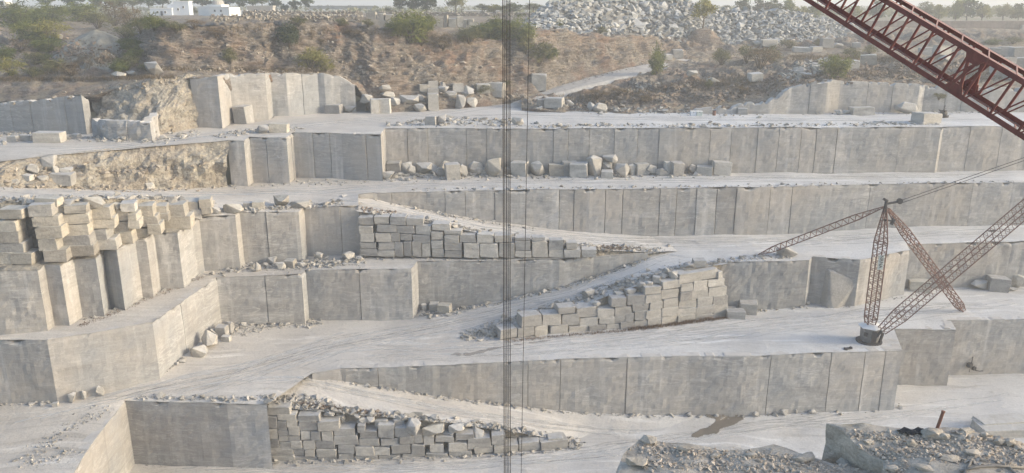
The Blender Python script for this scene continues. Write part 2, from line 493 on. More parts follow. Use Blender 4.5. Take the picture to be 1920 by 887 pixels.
def sheet(name, pts, mat, spacing=0.9, amp=0.10, seed=0, kind='structure', fine=0.05, zoff=0.0):
    rng = random.Random(seed)
    P = []
    for a, b in zip(pts, pts[1:] + pts[:1]):               # densify the outline
        a, b = Vector(a), Vector(b)
        n = max(1, int((b - a).to_2d().length / (spacing * 1.6)))
        for i in range(n): P.append(a.lerp(b, i / n))
    poly = np.array([(p.x, p.y) for p in P]); zs = np.array([p.z for p in P])
    vs2 = [Vector((p.x, p.y)) for p in P]
    lo, hi = poly.min(0), poly.max(0)
    x = lo[0]
    while x < hi[0]:
        y = lo[1]
        while y < hi[1]:
            q = (x + rng.uniform(-.3, .3) * spacing, y + rng.uniform(-.3, .3) * spacing)
            # point in polygon
            x0, y0 = poly[:, 0], poly[:, 1]; x1, y1 = np.roll(x0, -1), np.roll(y0, -1)
            c = ((y0 > q[1]) != (y1 > q[1])) & (q[0] < (x1 - x0) * (q[1] - y0) / (y1 - y0 + 1e-12) + x0)
            if c.sum() % 2: vs2.append(Vector(q))
            y += spacing
        x += spacing
    n0 = len(P)
    res = geometry.delaunay_2d_cdt(vs2, [], [list(range(n0))], 1, 1e-4)
    rv, rf = res[0], res[2]
    V = []
    # heights: outline fixed, inside relaxed to a smooth membrane
    Z = np.array([float((mvc(poly, np.array((v.x, v.y))) * zs).sum()) for v in rv])
    fixed = np.zeros(len(rv), bool)
    for i, v in enumerate(rv):
        d = np.hypot(poly[:, 0] - v.x, poly[:, 1] - v.y); k = int(d.argmin())
        if d[k] < 1e-3: fixed[i] = True; Z[i] = zs[k]
    Z = np.clip(Z, zs.min(), zs.max())
    ea, eb = [], []
    for f in rf:
        for i in range(len(f)):
            ea += [f[i], f[(i + 1) % len(f)]]; eb += [f[(i + 1) % len(f)], f[i]]
    ea, eb = np.array(ea), np.array(eb)
    deg = np.bincount(ea, minlength=len(rv)).astype(float); deg[deg == 0] = 1
    for it in range(900):
        zn = np.bincount(ea, weights=Z[eb], minlength=len(rv)) / deg
        Z = np.where(fixed, Z, zn)
    for v, z in zip(rv, Z):
        z = float(z)
        z += fbm((v.x, v.y, 0), 0.12, 3) * amp + fbm((v.x, v.y, 7), 0.9, 3) * fine + zoff
        V.append((v.x, v.y, z))
    Fc = []
    for f in rf:
        a, b, c = (Vector(V[i]) for i in f[:3])
        if (b - a).cross(c - a).z < 0: f = f[::-1]
        Fc.append(tuple(f))
    o = mesh_obj(name, V, Fc, mat, smooth=True)
    tag(o, kind=kind)
    terr(V, Fc)
    return o

def resample(line, n):
    L = [0.0]
    for a, b in zip(line[:-1], line[1:]): L.append(L[-1] + (b - a).length)
    out = []; k = 0
    for i in range(n):
        s = L[-1] * i / (n - 1)
        while k < len(L) - 2 and L[k + 1] < s: k += 1
        t = (s - L[k]) / max(1e-9, L[k + 1] - L[k])
        out.append(line[k].lerp(line[k + 1], min(1, max(0, t))))
    return out

def loft(name, rows, mat, res=0.9, amp=0.3, freq=0.3, amps=None, layer=0.0, kind='structure', along=None, register=True, smooth=True, edge_free=False, turb=0.0):
    """Ruled surface through rows of points (columns correspond). amps: displacement per row."""
    nc = len(rows[0])
    span = max(sum((a - b).length for a, b in zip(r[:-1], r[1:])) for r in rows[:max(1, len(rows) - 2)])
    n = along or max(nc, int(span / res))
    # column parameter from the first row so that columns stay matched
    base = rows[0]
    L = [0.0]
    for a, b in zip(base[:-1], base[1:]): L.append(L[-1] + max(0.05, (b - a).length))
    params = []
    for i in range(n):
        s = L[-1] * i / (n - 1); k = 0
        while k < len(L) - 2 and L[k + 1] < s: k += 1
        params.append((k, min(1, (s - L[k]) / (L[k + 1] - L[k]))))
    grid = []; A = []
    for ri, (r0, r1) in enumerate(zip(rows[:-1], rows[1:])):
        h = max((a - b).length for a, b in zip(r0, r1))
        m = max(1, min(60, int(h / res)))
        if ri >= len(rows) - 3 and h > 200: m = 14
        for j in range(m + (1 if ri == len(rows) - 2 else 0)):
            t = j / m
            ln = []
            for k, f in params:
                a = r0[k].lerp(r0[k + 1], f); b = r1[k].lerp(r1[k + 1], f)
                ln.append(a.lerp(b, t))
            grid.append(ln)
            a0 = amps[ri] if amps else amp; a1 = amps[ri + 1] if amps else amp
            A.append(a0 + (a1 - a0) * t)
    R = len(grid)
    V = []
    for j, ln in enumerate(grid):
        for i, p in enumerate(ln):
            jn = grid[min(R - 1, j + 1)][i] - grid[max(0, j - 1)][i]
            inn = ln[min(n - 1, i + 1)] - ln[max(0, i - 1)]
            nr = inn.cross(jn)
            nr = nr.normalized() if nr.length > 1e-6 else Vector((0, 0, 1))
            if A[j] > 0:
                d = fbm(p, freq, 5) * A[j]
                if turb: d += (noise.turbulence(p * freq * 1.7, 4, True) - 0.5) * turb * A[j]
                if layer: d += noise.noise(Vector((p.x * 0.08, p.y * 0.08, p.z * 2.2))) * layer * A[j]
                V.append(p + nr * d)
            else: V.append(p)
    Fc = []
    for j in range(R - 1):
        for i in range(n - 1):
            Fc.append((j * n + i, j * n + i + 1, (j + 1) * n + i + 1, (j + 1) * n + i))
    o = mesh_obj(name, V, Fc, mat, smooth=smooth)
    tag(o, kind=kind)
    if register: terr(V, Fc)
    return o

# ---------------------------------------------------------------- the quarry: faces
W_D = [T(585, 699, -39.2, 701), T(640, 691, -39, 711), T(760, 687, -39, 732), T(895, 681, -39, 752), T(1080, 672, -39, 771), T(1290, 667, -39, 777),
       T(1395, 668, -39, 776), T(1500, 663, -39, 772), T(1692, 656, -39, 762), T(1676, 617, -39, 735)]
W_D2 = [T(1640, 617, -39, 724), T(1793, 616, -39, 716), T(1784, 602, -39, 705)]
W_D3 = [T(1760, 601, -39, 694), T(1920, 598, -39, 688), T(2700, 597, -39, 684)]
W_PIT = [T(60, 1010, -39.8, 1200), T(170, 835, -39.5, 970), T(235, 750, -39.4, 868), T(425, 757, -39.4, 868), T(500, 758, -39.4, 866)]
F_PIT = shray([B(500, 866, -47, 757), B(700, 862, -47, 776), B(850, 857, -47, 790), B(1000, 848, -47, 812), B(1085, 838, -46.9, 830), B(1120, 832, -46.9, 831)], 1.3)
W_T2 = [T(-800, 642, -32.2, 762), T(0, 637, -32.2, 757), T(88, 637, -32.2, 753), T(200, 620, -32.2, 728), T(286, 604, -32.2, 700), T(406, 521, -32.2, 607),
        T(565, 513, -32.2, 607), T(573, 506, -32.2, 602), T(771, 504, -32.2, 602), T(783, 490, -32.2, 584), T(850, 489, -32.2, 577),
        T(944, 488, -32.2, 562), T(1049, 486, -32.2, 539), T(1113, 481, -32.2, 521), T(1215, 475, -32.2, 481)]
W_PIL = [B(-800, 632, -32.2, 512), B(0, 628, -32.2, 508), B(90, 621, -32.2, 507), B(103, 611, -32.2, 497), B(131, 612, -32.2, 497), B(155, 595, -32.2, 487),
         B(196, 594, -32.2, 484), B(208, 576, -32.2, 472), B(235, 583, -32.2, 469), B(268, 558, -32.2, 449), B(288, 557, -32.2, 446), B(302, 542, -32.2, 437),
         B(345, 540, -32.2, 436), B(371, 515, -32.2, 414), B(384, 508, -32.2, 408)]
W_T1 = [B(384, 508, -32.2, 406), B(451, 504, -32.2, 403), B(459, 496, -32.2, 397), B(567, 490, -32.2, 397), B(577, 480, -32.2, 389), B(677, 479, -32.2, 387)]
F_MID = shray([B(677, 485, -32.2, 396), B(760, 485, -32.2, 410), B(850, 486, -32.2, 424), B(950, 486, -32.2, 446), B(1040, 485, -32.2, 455), B(1115, 485, -32.2, 466),
         B(1190, 480, -32.2, 470)], 1.4)
W_B = [T(672, 365, -25, 368), T(700, 362, -25, 374), T(800, 359, -25, 394), T(900, 357, -25, 412), T(1000, 356, -25, 427), T(1100, 355, -25, 436), T(1200, 354, -25, 441),
       T(1420, 351, -25, 440), T(1515, 348, -25, 437), T(1680, 345, -25.2, 425), T(1900, 342, -25.2, 420), T(2700, 338, -25.2, 417)]
F_R = shray([B(915, 640, -39, 632), B(940, 638, -39, 616), B(1032, 626, -39, 590), B(1100, 620, -39, 568), B(1160, 616, -39, 545), B(1215, 613, -39, 527), B(1285, 602, -39, 503), B(1346, 592, -39, 495)], 1.5)
W_C = [T(1338, 492, -32.3, 591), T(1411, 491, -32.3, 583), T(1518, 488, -32.3, 575), T(1523, 481, -32.3, 569), T(1613, 487, -32.3, 573), T(1706, 470, -32.3, 553), T(1700, 459, -32.3, 541),
       T(1743, 457, -32.3, 541), T(1920, 452, -32.3, 538), T(2700, 448, -32.3, 535)]
W_A = [T(721, 241, -18, 336), T(830, 240, -18, 332), T(1000, 241, -18, 329), T(1300, 240, -18, 325), T(1600, 239, -18, 322), T(1765, 238, -18, 321), T(1769, 237, -18, 319), T(1920, 236, -18, 319), T(2700, 234, -18, 317)]
W_A2 = [T(426, 264, -18.2, 347), T(457, 264, -18.2, 347), T(468, 257, -18.1, 341), T(537, 258, -18.1, 343), T(549, 248, -18, 337), T(640, 250, -18, 338), T(714, 252, -18, 338), T(722, 240, -18, 334)]
W_U = [B(366, 239, -18, 146), B(417, 240, -18, 143), B(438, 230, -18, 138), B(504, 226, -18, 138), B(513, 218, -18, 137), B(542, 217.5, -18, 137), B(600, 212, -18, 137), B(612, 212, -18, 138),
       B(640, 210.5, -18, 142), B(668, 210, -18, 160)]
W_UL = [B(-800, 240, -18, 198), B(0, 245, -18, 192), B(90, 249, -18, 186), B(163, 252, -18, 177), B(175, 247, -18, 186)]
W_UM = [B(175, 256, -18, 222), B(205, 262, -18, 226), B(285, 263, -18, 228), B(300, 252, -18, 205)]
W_UR = [B(1290, 214, -18, 206), B(1380, 214, -18, 196), B(1440, 214, -18, 186), B(1480, 213, -18, 164), B(1546, 213, -18, 147), B(1570, 211, -18, 152), B(1718, 211, -18, 158), B(1728, 209, -18, 160),
        B(1850, 210, -18, 165), B(1960, 209, -18, 165), B(2700, 208, -18, 160)]

wall('quarry_face', W_D, M['wall'], (2.4, 6.0), seed=1)
wall('quarry_face', W_D2, M['wall'], (9, 12), seed=2)
wall('quarry_face', W_D3, M['wall'], (7, 12), seed=3)
wall('quarry_face', W_PIT, M['wall'], (7, 11), seed=4)
wall('quarry_face', W_T2, M['wall'], (5.5, 9), seed=5, groove=0.12)
wall('quarry_face', W_PIL, M['wall'], (3.0, 5.0), seed=6, res=0.35, amp=0.09)
wall('quarry_face', W_T1, M['wall'], (3.0, 5.0), seed=7)
wall('quarry_face', W_B[:9], M['wall'], (1.9, 4.2), seed=8)
wall('quarry_face', W_B[8:], M['wall'], (9, 13), seed=18, groove=0.05)
wall('quarry_face', W_C, M['wall'], (6, 12), seed=9, amp=0.10, chip=0.7)
wall('quarry_face', W_A[:5], M['wall'], (2.2, 4.2), seed=10)
wall('quarry_face', W_A[4:], M['wall'], (4, 9), seed=19, groove=0.06)
wall('quarry_face', W_A2, M['wall'], (2.2, 3.8), seed=11)
wall('quarry_face', W_U, M['wall'], (2.6, 4.2), seed=12)
wall('quarry_face', W_UL, M['wall'], (2.6, 4.2), seed=13, chip=0.7)
wall('quarry_face', W_UM, M['wall'], (2.6, 4.2), seed=14, amp=0.3, chip=1.0)
wall('quarry_face', W_UR, M['wall'], (2.6, 5.0), seed=15, chip=1.1)
for i, w in enumerate((F_PIT, F_MID, F_R)):
    wall('rubble_bank', w, M['scree'], (50, 60), seed=20 + i, amp=0.35, chip=0.2)
# the bank of waste held up by the stack on the pillars
pil_back = shift(W_PIL, 2.5)
NEAR_B = [PY(-800, 388, 78.5), PY(0, 381, 79), PY(100, 377, 80.5), PY(200, 373, 84), PY(300, 374, 91), PY(384, 381, 99)]
f_left = [(p.x, p.y, p.z, -25.3) for p in NEAR_B]
wall('rubble_bank', f_left, M['scree'], (50, 60), seed=24, amp=0.3, chip=0.2)

# ---------------------------------------------------------------- benches and roads
g = M['ground']
sheet('pit_floor', [Vector((-150, 35, -47)), Vector((170, 35, -47)), Vector((170, 116, -46.4)), Vector((-150, 112, -47))], g, 1.1, 0.2, 1)
# lower ramp
rampE = [PZ(560, 720, -39.45), PZ(585, 697, -39.4)] + bases(W_D[1:7], 1.0) + [PZ(1330, 800, -47.05), PZ(1180, 835, -47.05)] + tops(F_PIT[::-1], -0.4)
sheet('haul_road', [PZ(440, 752, -39.7), PZ(520, 705, -39.6)] + rampE[1:], g, 0.8, 0.1, 2)
# middle bench
D_near = [PZ(-60, 1100, -39.9)] + tops(W_PIT, 0, 0) + tops(W_D, 0, 0)[0:9] + tops(W_D[9:10]) + tops(W_D2) + tops(W_D3)
D_far = [Vector((145, 115, -39))] + bases(W_C[::-1], 1.6)[0:] + bases(F_R[::-1], 1.2) + [PZ(860, 600, -38.6), PZ(800, 590, -38.5)] + bases(W_T2[:10][::-1], 1.6) + [PZ(-1000, 780, -38.8), PZ(-1000, 1150, -39.6)]
D_far = [Vector((p.x, p.y, max(-39.4, min(-38.3, p.z)))) for p in D_far]
D_near = [Vector((p.x, p.y, p.z - 0.03)) for p in D_near]
sheet('bench_ground', D_near + D_far, g, 0.9, 0.12, 3)
# middle ramp
rDC = [PZ(690, 640, -39.15), PZ(760, 606, -39.0)] + bases(W_T2[9:], 1.0) + [PZ(1262, 462, -32.38), PZ(1420, 470, -32.42), PZ(1380, 490, -32.42)] + tops(F_R[::-1], -0.3) + [PZ(830, 640, -39.15)]
sheet('haul_road', rDC, g, 0.8, 0.1, 4)
# ledge between the two sawn tiers
L2 = tops(W_T2) + [PZ(1260, 470, -32.25)] + bases(F_MID[::-1], 1.0) + bases(W_T1[::-1], 1.5) + bases(W_PIL[::-1], 2.0)
L2 = [Vector((p.x, p.y, -32.2)) for p in L2]
sheet('ledge_ground', L2, g, 0.7, 0.08, 5)
# upper bench of the derrick's left foot, with the upper ramp
C1 = tops(W_C) + [Vector((150, 128, -32.3))] + bases(W_B[6:][::-1], 1.5) + [PZ(1215, 450, -32.25), PZ(1240, 474, -32.55), PZ(1330, 491, -32.6)]
C1 = [Vector((p.x, p.y, max(p.z, -32.6))) for p in C1]
sheet('bench_ground', C1, g, 0.9, 0.14, 6)
rBC = [PZ(655, 391, -25.9), PZ(640, 366, -24.95)] + [Vector((p.x, p.y, p.z)) for p in bases(W_B[:7], 1.0)] + [PZ(1260, 455, -32.4), PZ(1270, 470, -32.4)] + tops(F_MID[::-1], -0.4)
sheet('haul_road', rBC, g, 0.8, 0.1, 7)
# pillar tops
pt = tops(W_PIL) + tops(W_T1[:1]) + [Vector((p.x, p.y + 0.4, -25.0)) for p in NEAR_B[::-1]]
sheet('ledge_ground', pt, M['scree'], 0.7, 0.06, 8)
# second bench
base_slope = [PZ(-800, 353, -20.2), PZ(0, 351, -20.6), PZ(100, 352, -21.6), PZ(220, 357, -23.0), PZ(330, 354, -24.0), PZ(428, 348, -24.6)]
SB = NEAR_B + tops(W_T1) + [W_B and Vector((W_B[0][0], W_B[0][1], -25))] + tops(W_B[1:]) + [Vector((150, 131, -25.2))] \
     + [Vector((a, b + 1.5, -25.0 if a > -15 else -24.8)) for a, b, c, d in W_A[::-1]] + [Vector((a, b + 1.5, -24.7)) for a, b, c, d in W_A2[::-1]] + base_slope[::-1]
sheet('bench_ground', SB, g, 0.9, 0.15, 9)
# rough slope between second bench and upper road
top_slope = [PZ(-800, 306, -18.0), PZ(0, 303, -18.0), PZ(100, 291, -18.1), PZ(200, 281, -18.2), PZ(300, 274, -18.2), PZ(428, 266, -18.2)]
mid_slope = [a.lerp(b, 0.55) + Vector((0, -0.9, 0.2)) for a, b in zip(base_slope, top_slope)]
loft('rough_slope', [[p + Vector((0, -0.6, -0.4)) for p in base_slope], mid_slope, [p + Vector((0, 0.8, 0.0)) for p in top_slope]], M['scree'], 0.45, freq=0.35, amps=[0.4, 1.3, 0.15], turb=0.7, smooth=False)
# upper road
SA_far = [PZ(2700, 205, -18), PZ(1720, 208, -18), PZ(1440, 211, -18), PZ(1200, 211, -18), PZ(1030, 204, -18.2), PZ(1010, 190, -18.2), PZ(985, 188, -18.2) + Vector((0, 9, -.4)), PZ(945, 184, -18.3) + Vector((0, 9, -.4)), PZ(900, 185, -18.3) + Vector((0, 9, -.5)), PZ(800, 190, -18.3) + Vector((0, 9, -.5)), PZ(700, 203, -18.3) + Vector((0, 8, -.5)), PZ(676, 207, -18.2) + Vector((0, 6, -.4))] \
     + [Vector((a, b + 1.5, -18)) for a, b, c, d in W_U[::-1]] + [PZ(300, 245, -18), PZ(176, 243, -18), PZ(0, 239, -18), PZ(-800, 234, -18)]
SA = top_slope[:-1] + tops(W_A2) + tops(W_A) + SA_far
sheet('upper_road', SA, g, 1.0, 0.15, 10)
# rough broken rock west of the upper pillars
r0 = [PZ(x, y, -18.3) for x, y in ((174, 250), (215, 256), (300, 256), (335, 250), (372, 243))]
r1 = [PY(x, y, p.y + d) for (x, y, d), p in zip(((174, 222, .5), (215, 225, .6), (295, 224, .6), (338, 195, 1.2), (374, 190, .5)), r0)]
r2 = [PY(x, y, p.y + d) for (x, y, d), p in zip(((172, 172, 3.5), (225, 158, 5.0), (295, 146, 5), (340, 140, 4), (376, 139, 2.5)), r0)]
loft('rough_slope', [r0, r1, r2], M['scree'], 0.4, freq=0.4, amps=[0.2, 0.8, 0.5], turb=0.8, smooth=False)

# ---------------------------------------------------------------- ground behind: hillside, earth cliff, plain
PROF = [
 (-800, (196, 122.5), (150, 128), (100, 150), (58, 175), (26, 235)),
 (0,   (189, 120.3), (148, 128), (100, 150), (56, 175), (25, 240)),
 (100, (184, 118), (145, 128), (108, 145), (66, 165), (27, 240)),
 (172, (177, 118.5), (143, 128), (110, 140), (76, 158), (30, 240)),
 (235, (158, 120), (140, 128), (118, 136), (72, 146), (38, 235)),
 (300, (147, 122), (134, 130), (90, 139), (48, 146), (29, 285)),
 (372, (143, 121.5), (133, 132), (95, 139), (48, 146), (28, 285)),
 (416, (142.5, 123.3), (133, 133.5), (93, 140.5), (45, 146.5), (28, 285)),
 (437, (139, 129.5), (132, 134), (92, 141), (45, 147), (28, 285)),
 (443, (138.5, 130), (132, 136), (92, 141), (45, 147), (28, 285)),
 (503, (138, 132.5), (132, 138), (92, 144), (42, 150), (29, 285)),
 (515, (138, 137.8), (133, 141), (94, 146), (42, 152), (28, 285)),
 (542, (137, 138.6), (133, 141), (94, 147), (42, 153), (27, 285)),
 (612, (138, 141), (134, 144), (95, 149), (42, 155), (25, 290)),
 (640, (142, 142), (138, 145), (96, 150), (43, 156), (25, 290)),
 (668, (160, 142), (150, 145), (100, 150), (44, 157), (25, 290)),
 (700, (204, 139.5), (188, 143.5), (125, 151), (52, 159), (26, 290)),
 (800, (191, 144.5), (170, 149), (118, 156), (58, 165), (27, 290)),
 (900, (185, 150.5), (158, 155), (112, 162), (72, 171), (27, 290)),
 (950, (182, 155), (150, 160), (108, 167), (74, 174), (27, 290)),
 (1000, (178, 158), (158, 161), (105, 167), (58, 173), (25, 290)),
 (1060, (164, 165), (138, 168), (100, 172), (58, 178), (25, 290)),
 (1100, (153, 170), (128, 173), (100, 177), (66, 183), (25, 290)),
 (1150, (142, 176), (124, 178), (100, 182), (70, 188), (27, 290)),
 (1210, (124, 184), (110, 187), (92, 190), (68, 196), (29, 290)),
 (1240, (114, 188), (104, 191), (92, 195), (66, 202), (29, 290)),
 (1290, (106, 195), (98, 199), (84, 202), (56, 210), (31, 290)),
 (1400, (101, 199), (94, 203), (86, 208), (68, 220), (34, 300)),
 (1600, (93, 200), (86, 205), (76, 215), (58, 240), (38, 300)),
 (1920, (86, 205), (80, 210), (72, 225), (60, 245), (41, 310)),
 (2700, (86, 206), (80, 211), (72, 226), (60, 246), (41, 312))]
rows = [[] for _ in range(7)]
for x, *pr in PROF:
    if 290 < x < 1215:                                     # the earth cliff is steep
        Y1 = pr[1][1]; rise = zat(*pr[3]) - zat(*pr[1])
        pr[2] = (pr[2][0], Y1 + 1.8 + .12 * abs(rise)); pr[3] = (pr[3][0], Y1 + 3.2 + .35 * abs(rise))
    for i, (y, Y) in enumerate(pr):
        p = PY(x, y, Y)
        if i == 0: p = p + Vector((0, 0.3, -0.25))
        rows[i].append(p)
    r = ray(x, CY)
    rows[5].append(Vector((r.x / r.y * 700 * 1.1, 700, -6.2)))
    rows[6].append(Vector((r.x / r.y * 9000 * 1.3, 9000, -6.2)))
loft('hillside', [[p + Vector((0, 4.0 if q[0] < 680 else .35, -2.6)) for p, q in zip(rows[0], PROF)], rows[0], rows[1], rows[2], rows[3], rows[4]], M['soil'], 0.6, freq=0.3, amps=[0, 0.25, 0.7, 1.5, 0.7, 0.2], layer=0.5, turb=0.8)
loft('plain_ground', [[p + Vector((0, -3, 0)) for p in rows[4]], rows[5], rows[6]], M['plain'], 8, amps=[0.0, 0.4, 0.0], freq=0.05, along=120)
# mound between upper road and spur
RR = [
 (978, (199, 143), (190, 150), (182, 156)),
 (1060, (208, 139.5), (186, 150), (164, 166)),
 (1150, (213, 138), (180, 151), (142, 177)),
 (1210, (213, 138), (168, 152), (124, 185)),
 (1290, (206, 139), (155, 155), (105, 196)),
 (1380, (196, 139.5), (150, 156), (100, 200)),
 (1440, (186, 139.5), (142, 156), (98, 201)),
 (1482, (164, 139.5), (132, 158), (97, 201)),
 (1600, (152, 140.5), (126, 160), (92, 201)),
 (1720, (159, 141), (130, 160), (89, 203)),
 (1920, (163, 142), (122, 161), (85, 206)),
 (2700, (160, 142), (122, 161), (85, 207))]
rr = [[], [], []]
for x, *pr in RR:
    for i, (y, Y) in enumerate(pr):
        p = PY(x, y, Y)
        if i == 0: p += Vector((0, 0.2, -0.3))
        rr[i].append(p)
loft('mound_slope', [[p + Vector((0, .2, -1.5)) for p in rr[0]]] + rr, M['soil'], 0.6, freq=0.28, amps=[0, 0.3, 1.5, 0.3], turb=1.1, smooth=False)

# two pale spoil mounds on the western hillside
for (cx, yb, yt, wpx, Yc, sd) in ((165, 112, 57, 190, 139, 0), (180, 140, 98, 110, 131, 3)):
    c0 = PY(cx, yb, Yc); top = zat(yt, Yc); W = wpx / F * Yc / 2
    ringsm = []
    for r, f in ((1.05, -.12), (.8, .22), (.55, .52), (.28, .82), (.06, 1.0)):
        ringsm.append([Vector((c0.x + W * r * math.cos(a) * (1 + .12 * math.sin(3 * a + sd)), c0.y + 3.5 + W * .8 * r * math.sin(a), c0.z + (top - c0.z) * f)) for a in [math.pi + 2 * math.pi * i / 24 for i in range(25)]])
    loft('spoil_mound', ringsm, M['spoil'], .7, amps=[.2, .5, .5, .35, .2], freq=.35, turb=.6)
BVH = BVHTree.FromPolygons(TERR_V, TERR_F)
def hit(x, y):
    r = ray(x, y).normalized()
    loc, nor, idx, d = BVH.ray_cast(Vector((0, 0, 0)), r)
    return (loc, nor) if loc is not None else (None, None)
def ground_z(X, Y, z0):
    loc, nor, idx, d = BVH.ray_cast(Vector((X, Y, z0)), Vector((0, 0, -1)))
    return loc.z if loc is not None else None

# spur road laid on the slope
lo = [(940, 202), (990, 188), (1040, 178), (1090, 167), (1150, 153), (1200, 141), (1245, 129), (1310, 112)]
up = [(975, 188), (1016, 172), (1054, 160), (1100, 148), (1154, 136), (1202, 123), (1246, 112), (1312, 102)]
lw, uw = [], []
for (a, b) in zip(lo, up):
    h0, _ = hit(*a); h1, _ = hit(*b)
    up_ = {940: .05, 990: .3, 1310: -.5, 1245: .3}.get(a[0], .5)
    lw.append(h0 + Vector((0, 0, up_))); uw.append(h1 + Vector((0, 0, up_)))
for _ in range(3):
    for ln in (lw, uw):
        for i in range(1, len(ln) - 1): ln[i] = ln[i] * .4 + (ln[i - 1] + ln[i + 1]) * .3
loft('spur_road', [[p + Vector((0, -2.0, -.9)) for p in lw], lw, uw, [p + Vector((0, .6, -0.7)) for p in uw]], M['track'], 0.8, amps=[0, 0.15, 0.15, 0], freq=0.4)
BVH = BVHTree.FromPolygons(TERR_V, TERR_F)

# ---------------------------------------------------------------- stone shapes
def rock_from(bm, name):
    me = bpy.data.meshes.new(name); bm.to_mesh(me); bm.free(); return me
def block_mesh(seed, name):
    """a split quarry block: box of unit size with uneven faces, broken corners and worn edges"""
    rng = random.Random(seed)
    bm = bmesh.new(); bmesh.ops.create_cube(bm, size=1.0)
    for v in bm.verts:
        v.co += Vector((rng.uniform(-.035, .035), rng.uniform(-.04, .04), rng.uniform(-.045, .045)))
    for k in range(rng.randint(0, 3)):
        n = Vector((rng.choice((-1, 1)) * rng.uniform(.3, 1), rng.choice((-1, 1)) * rng.uniform(.3, 1), rng.choice((-.9, 1, 1)) * rng.uniform(.25, 1))).normalized()
        far = max(v.co.dot(n) for v in bm.verts)
        r = bmesh.ops.bisect_plane(bm, geom=bm.verts[:] + bm.edges[:] + bm.faces[:], plane_co=n * (far - rng.uniform(.02, .09)), plane_no=n, clear_outer=True)
        ed = [e for e in r['geom_cut'] if isinstance(e, bmesh.types.BMEdge)]
        if ed: bmesh.ops.edgeloop_fill(bm, edges=ed)
    bmesh.ops.bevel(bm, geom=bm.edges[:], offset=0.014, segments=1, affect='EDGES', profile=0.5)
    bmesh.ops.triangulate(bm, faces=bm.faces[:])
    bmesh.ops.subdivide_edges(bm, edges=[e for e in bm.edges if e.calc_length() > .3], cuts=2, use_grid_fill=True)
    for v in bm.verts:
        q = v.co * 3 + Vector((seed * 3.1, 0, 0))
        v.co += noise.noise_vector(q) * 0.012
    zs = [v.co.z for v in bm.verts]
    for v in bm.verts: v.co.z -= min(zs)
    return rock_from(bm, name)
def boulder_mesh(seed, name, n=16, bev=0.02):
    rng = random.Random(seed)
    bm = bmesh.new()
    for i in range(n):
        d = Vector((rng.gauss(0, 1), rng.gauss(0, 1), rng.gauss(0, 1))).normalized()
        m = max(abs(d.x), abs(d.y), abs(d.z))
        d = d * (0.55 + 0.45 / m * rng.uniform(.75, 1.0)) * .5     # between a ball and a box
        bm.verts.new(d)
    r = bmesh.ops.convex_hull(bm, input=bm.verts[:])
    for v in [v for v in bm.verts if not v.link_faces]: bm.verts.remove(v)
    if bev:
        bmesh.ops.dissolve_limit(bm, angle_limit=math.radians(14), verts=bm.verts[:], edges=bm.edges[:])
        bmesh.ops.bevel(bm, geom=bm.edges[:], offset=bev, segments=1, affect='EDGES')
        bmesh.ops.triangulate(bm, faces=bm.faces[:])
    lo = [min(v.co[i] for v in bm.verts) for i in range(3)]; hi = [max(v.co[i] for v in bm.verts) for i in range(3)]
    for v in bm.verts:
        for i in range(3): v.co[i] = (v.co[i] - lo[i]) / (hi[i] - lo[i]) - (0 if i == 2 else .5)
    return rock_from(bm, name)
BLOCKS = {k: [block_mesh(100 + i, 'quarry_block') for i in range(12)] for k in ('block', 'warm', 'pale')}
BOULD = {k: [boulder_mesh(200 + i, 'boulder', 14 + i % 5) for i in range(12)] for k in ('block', 'warm', 'pale', 'heap', 'nearrock')}
for D in (BLOCKS, BOULD):
    for k, L in D.items():
        for me in L: me.materials.append(M[k])
def rock(name, me, loc, size, rz=0, tilt=(0, 0)):
    o = link(bpy.data.objects.new(name, me))
    o.location = loc; o.scale = size; o.rotation_euler = (tilt[0], tilt[1], rz)
    return o

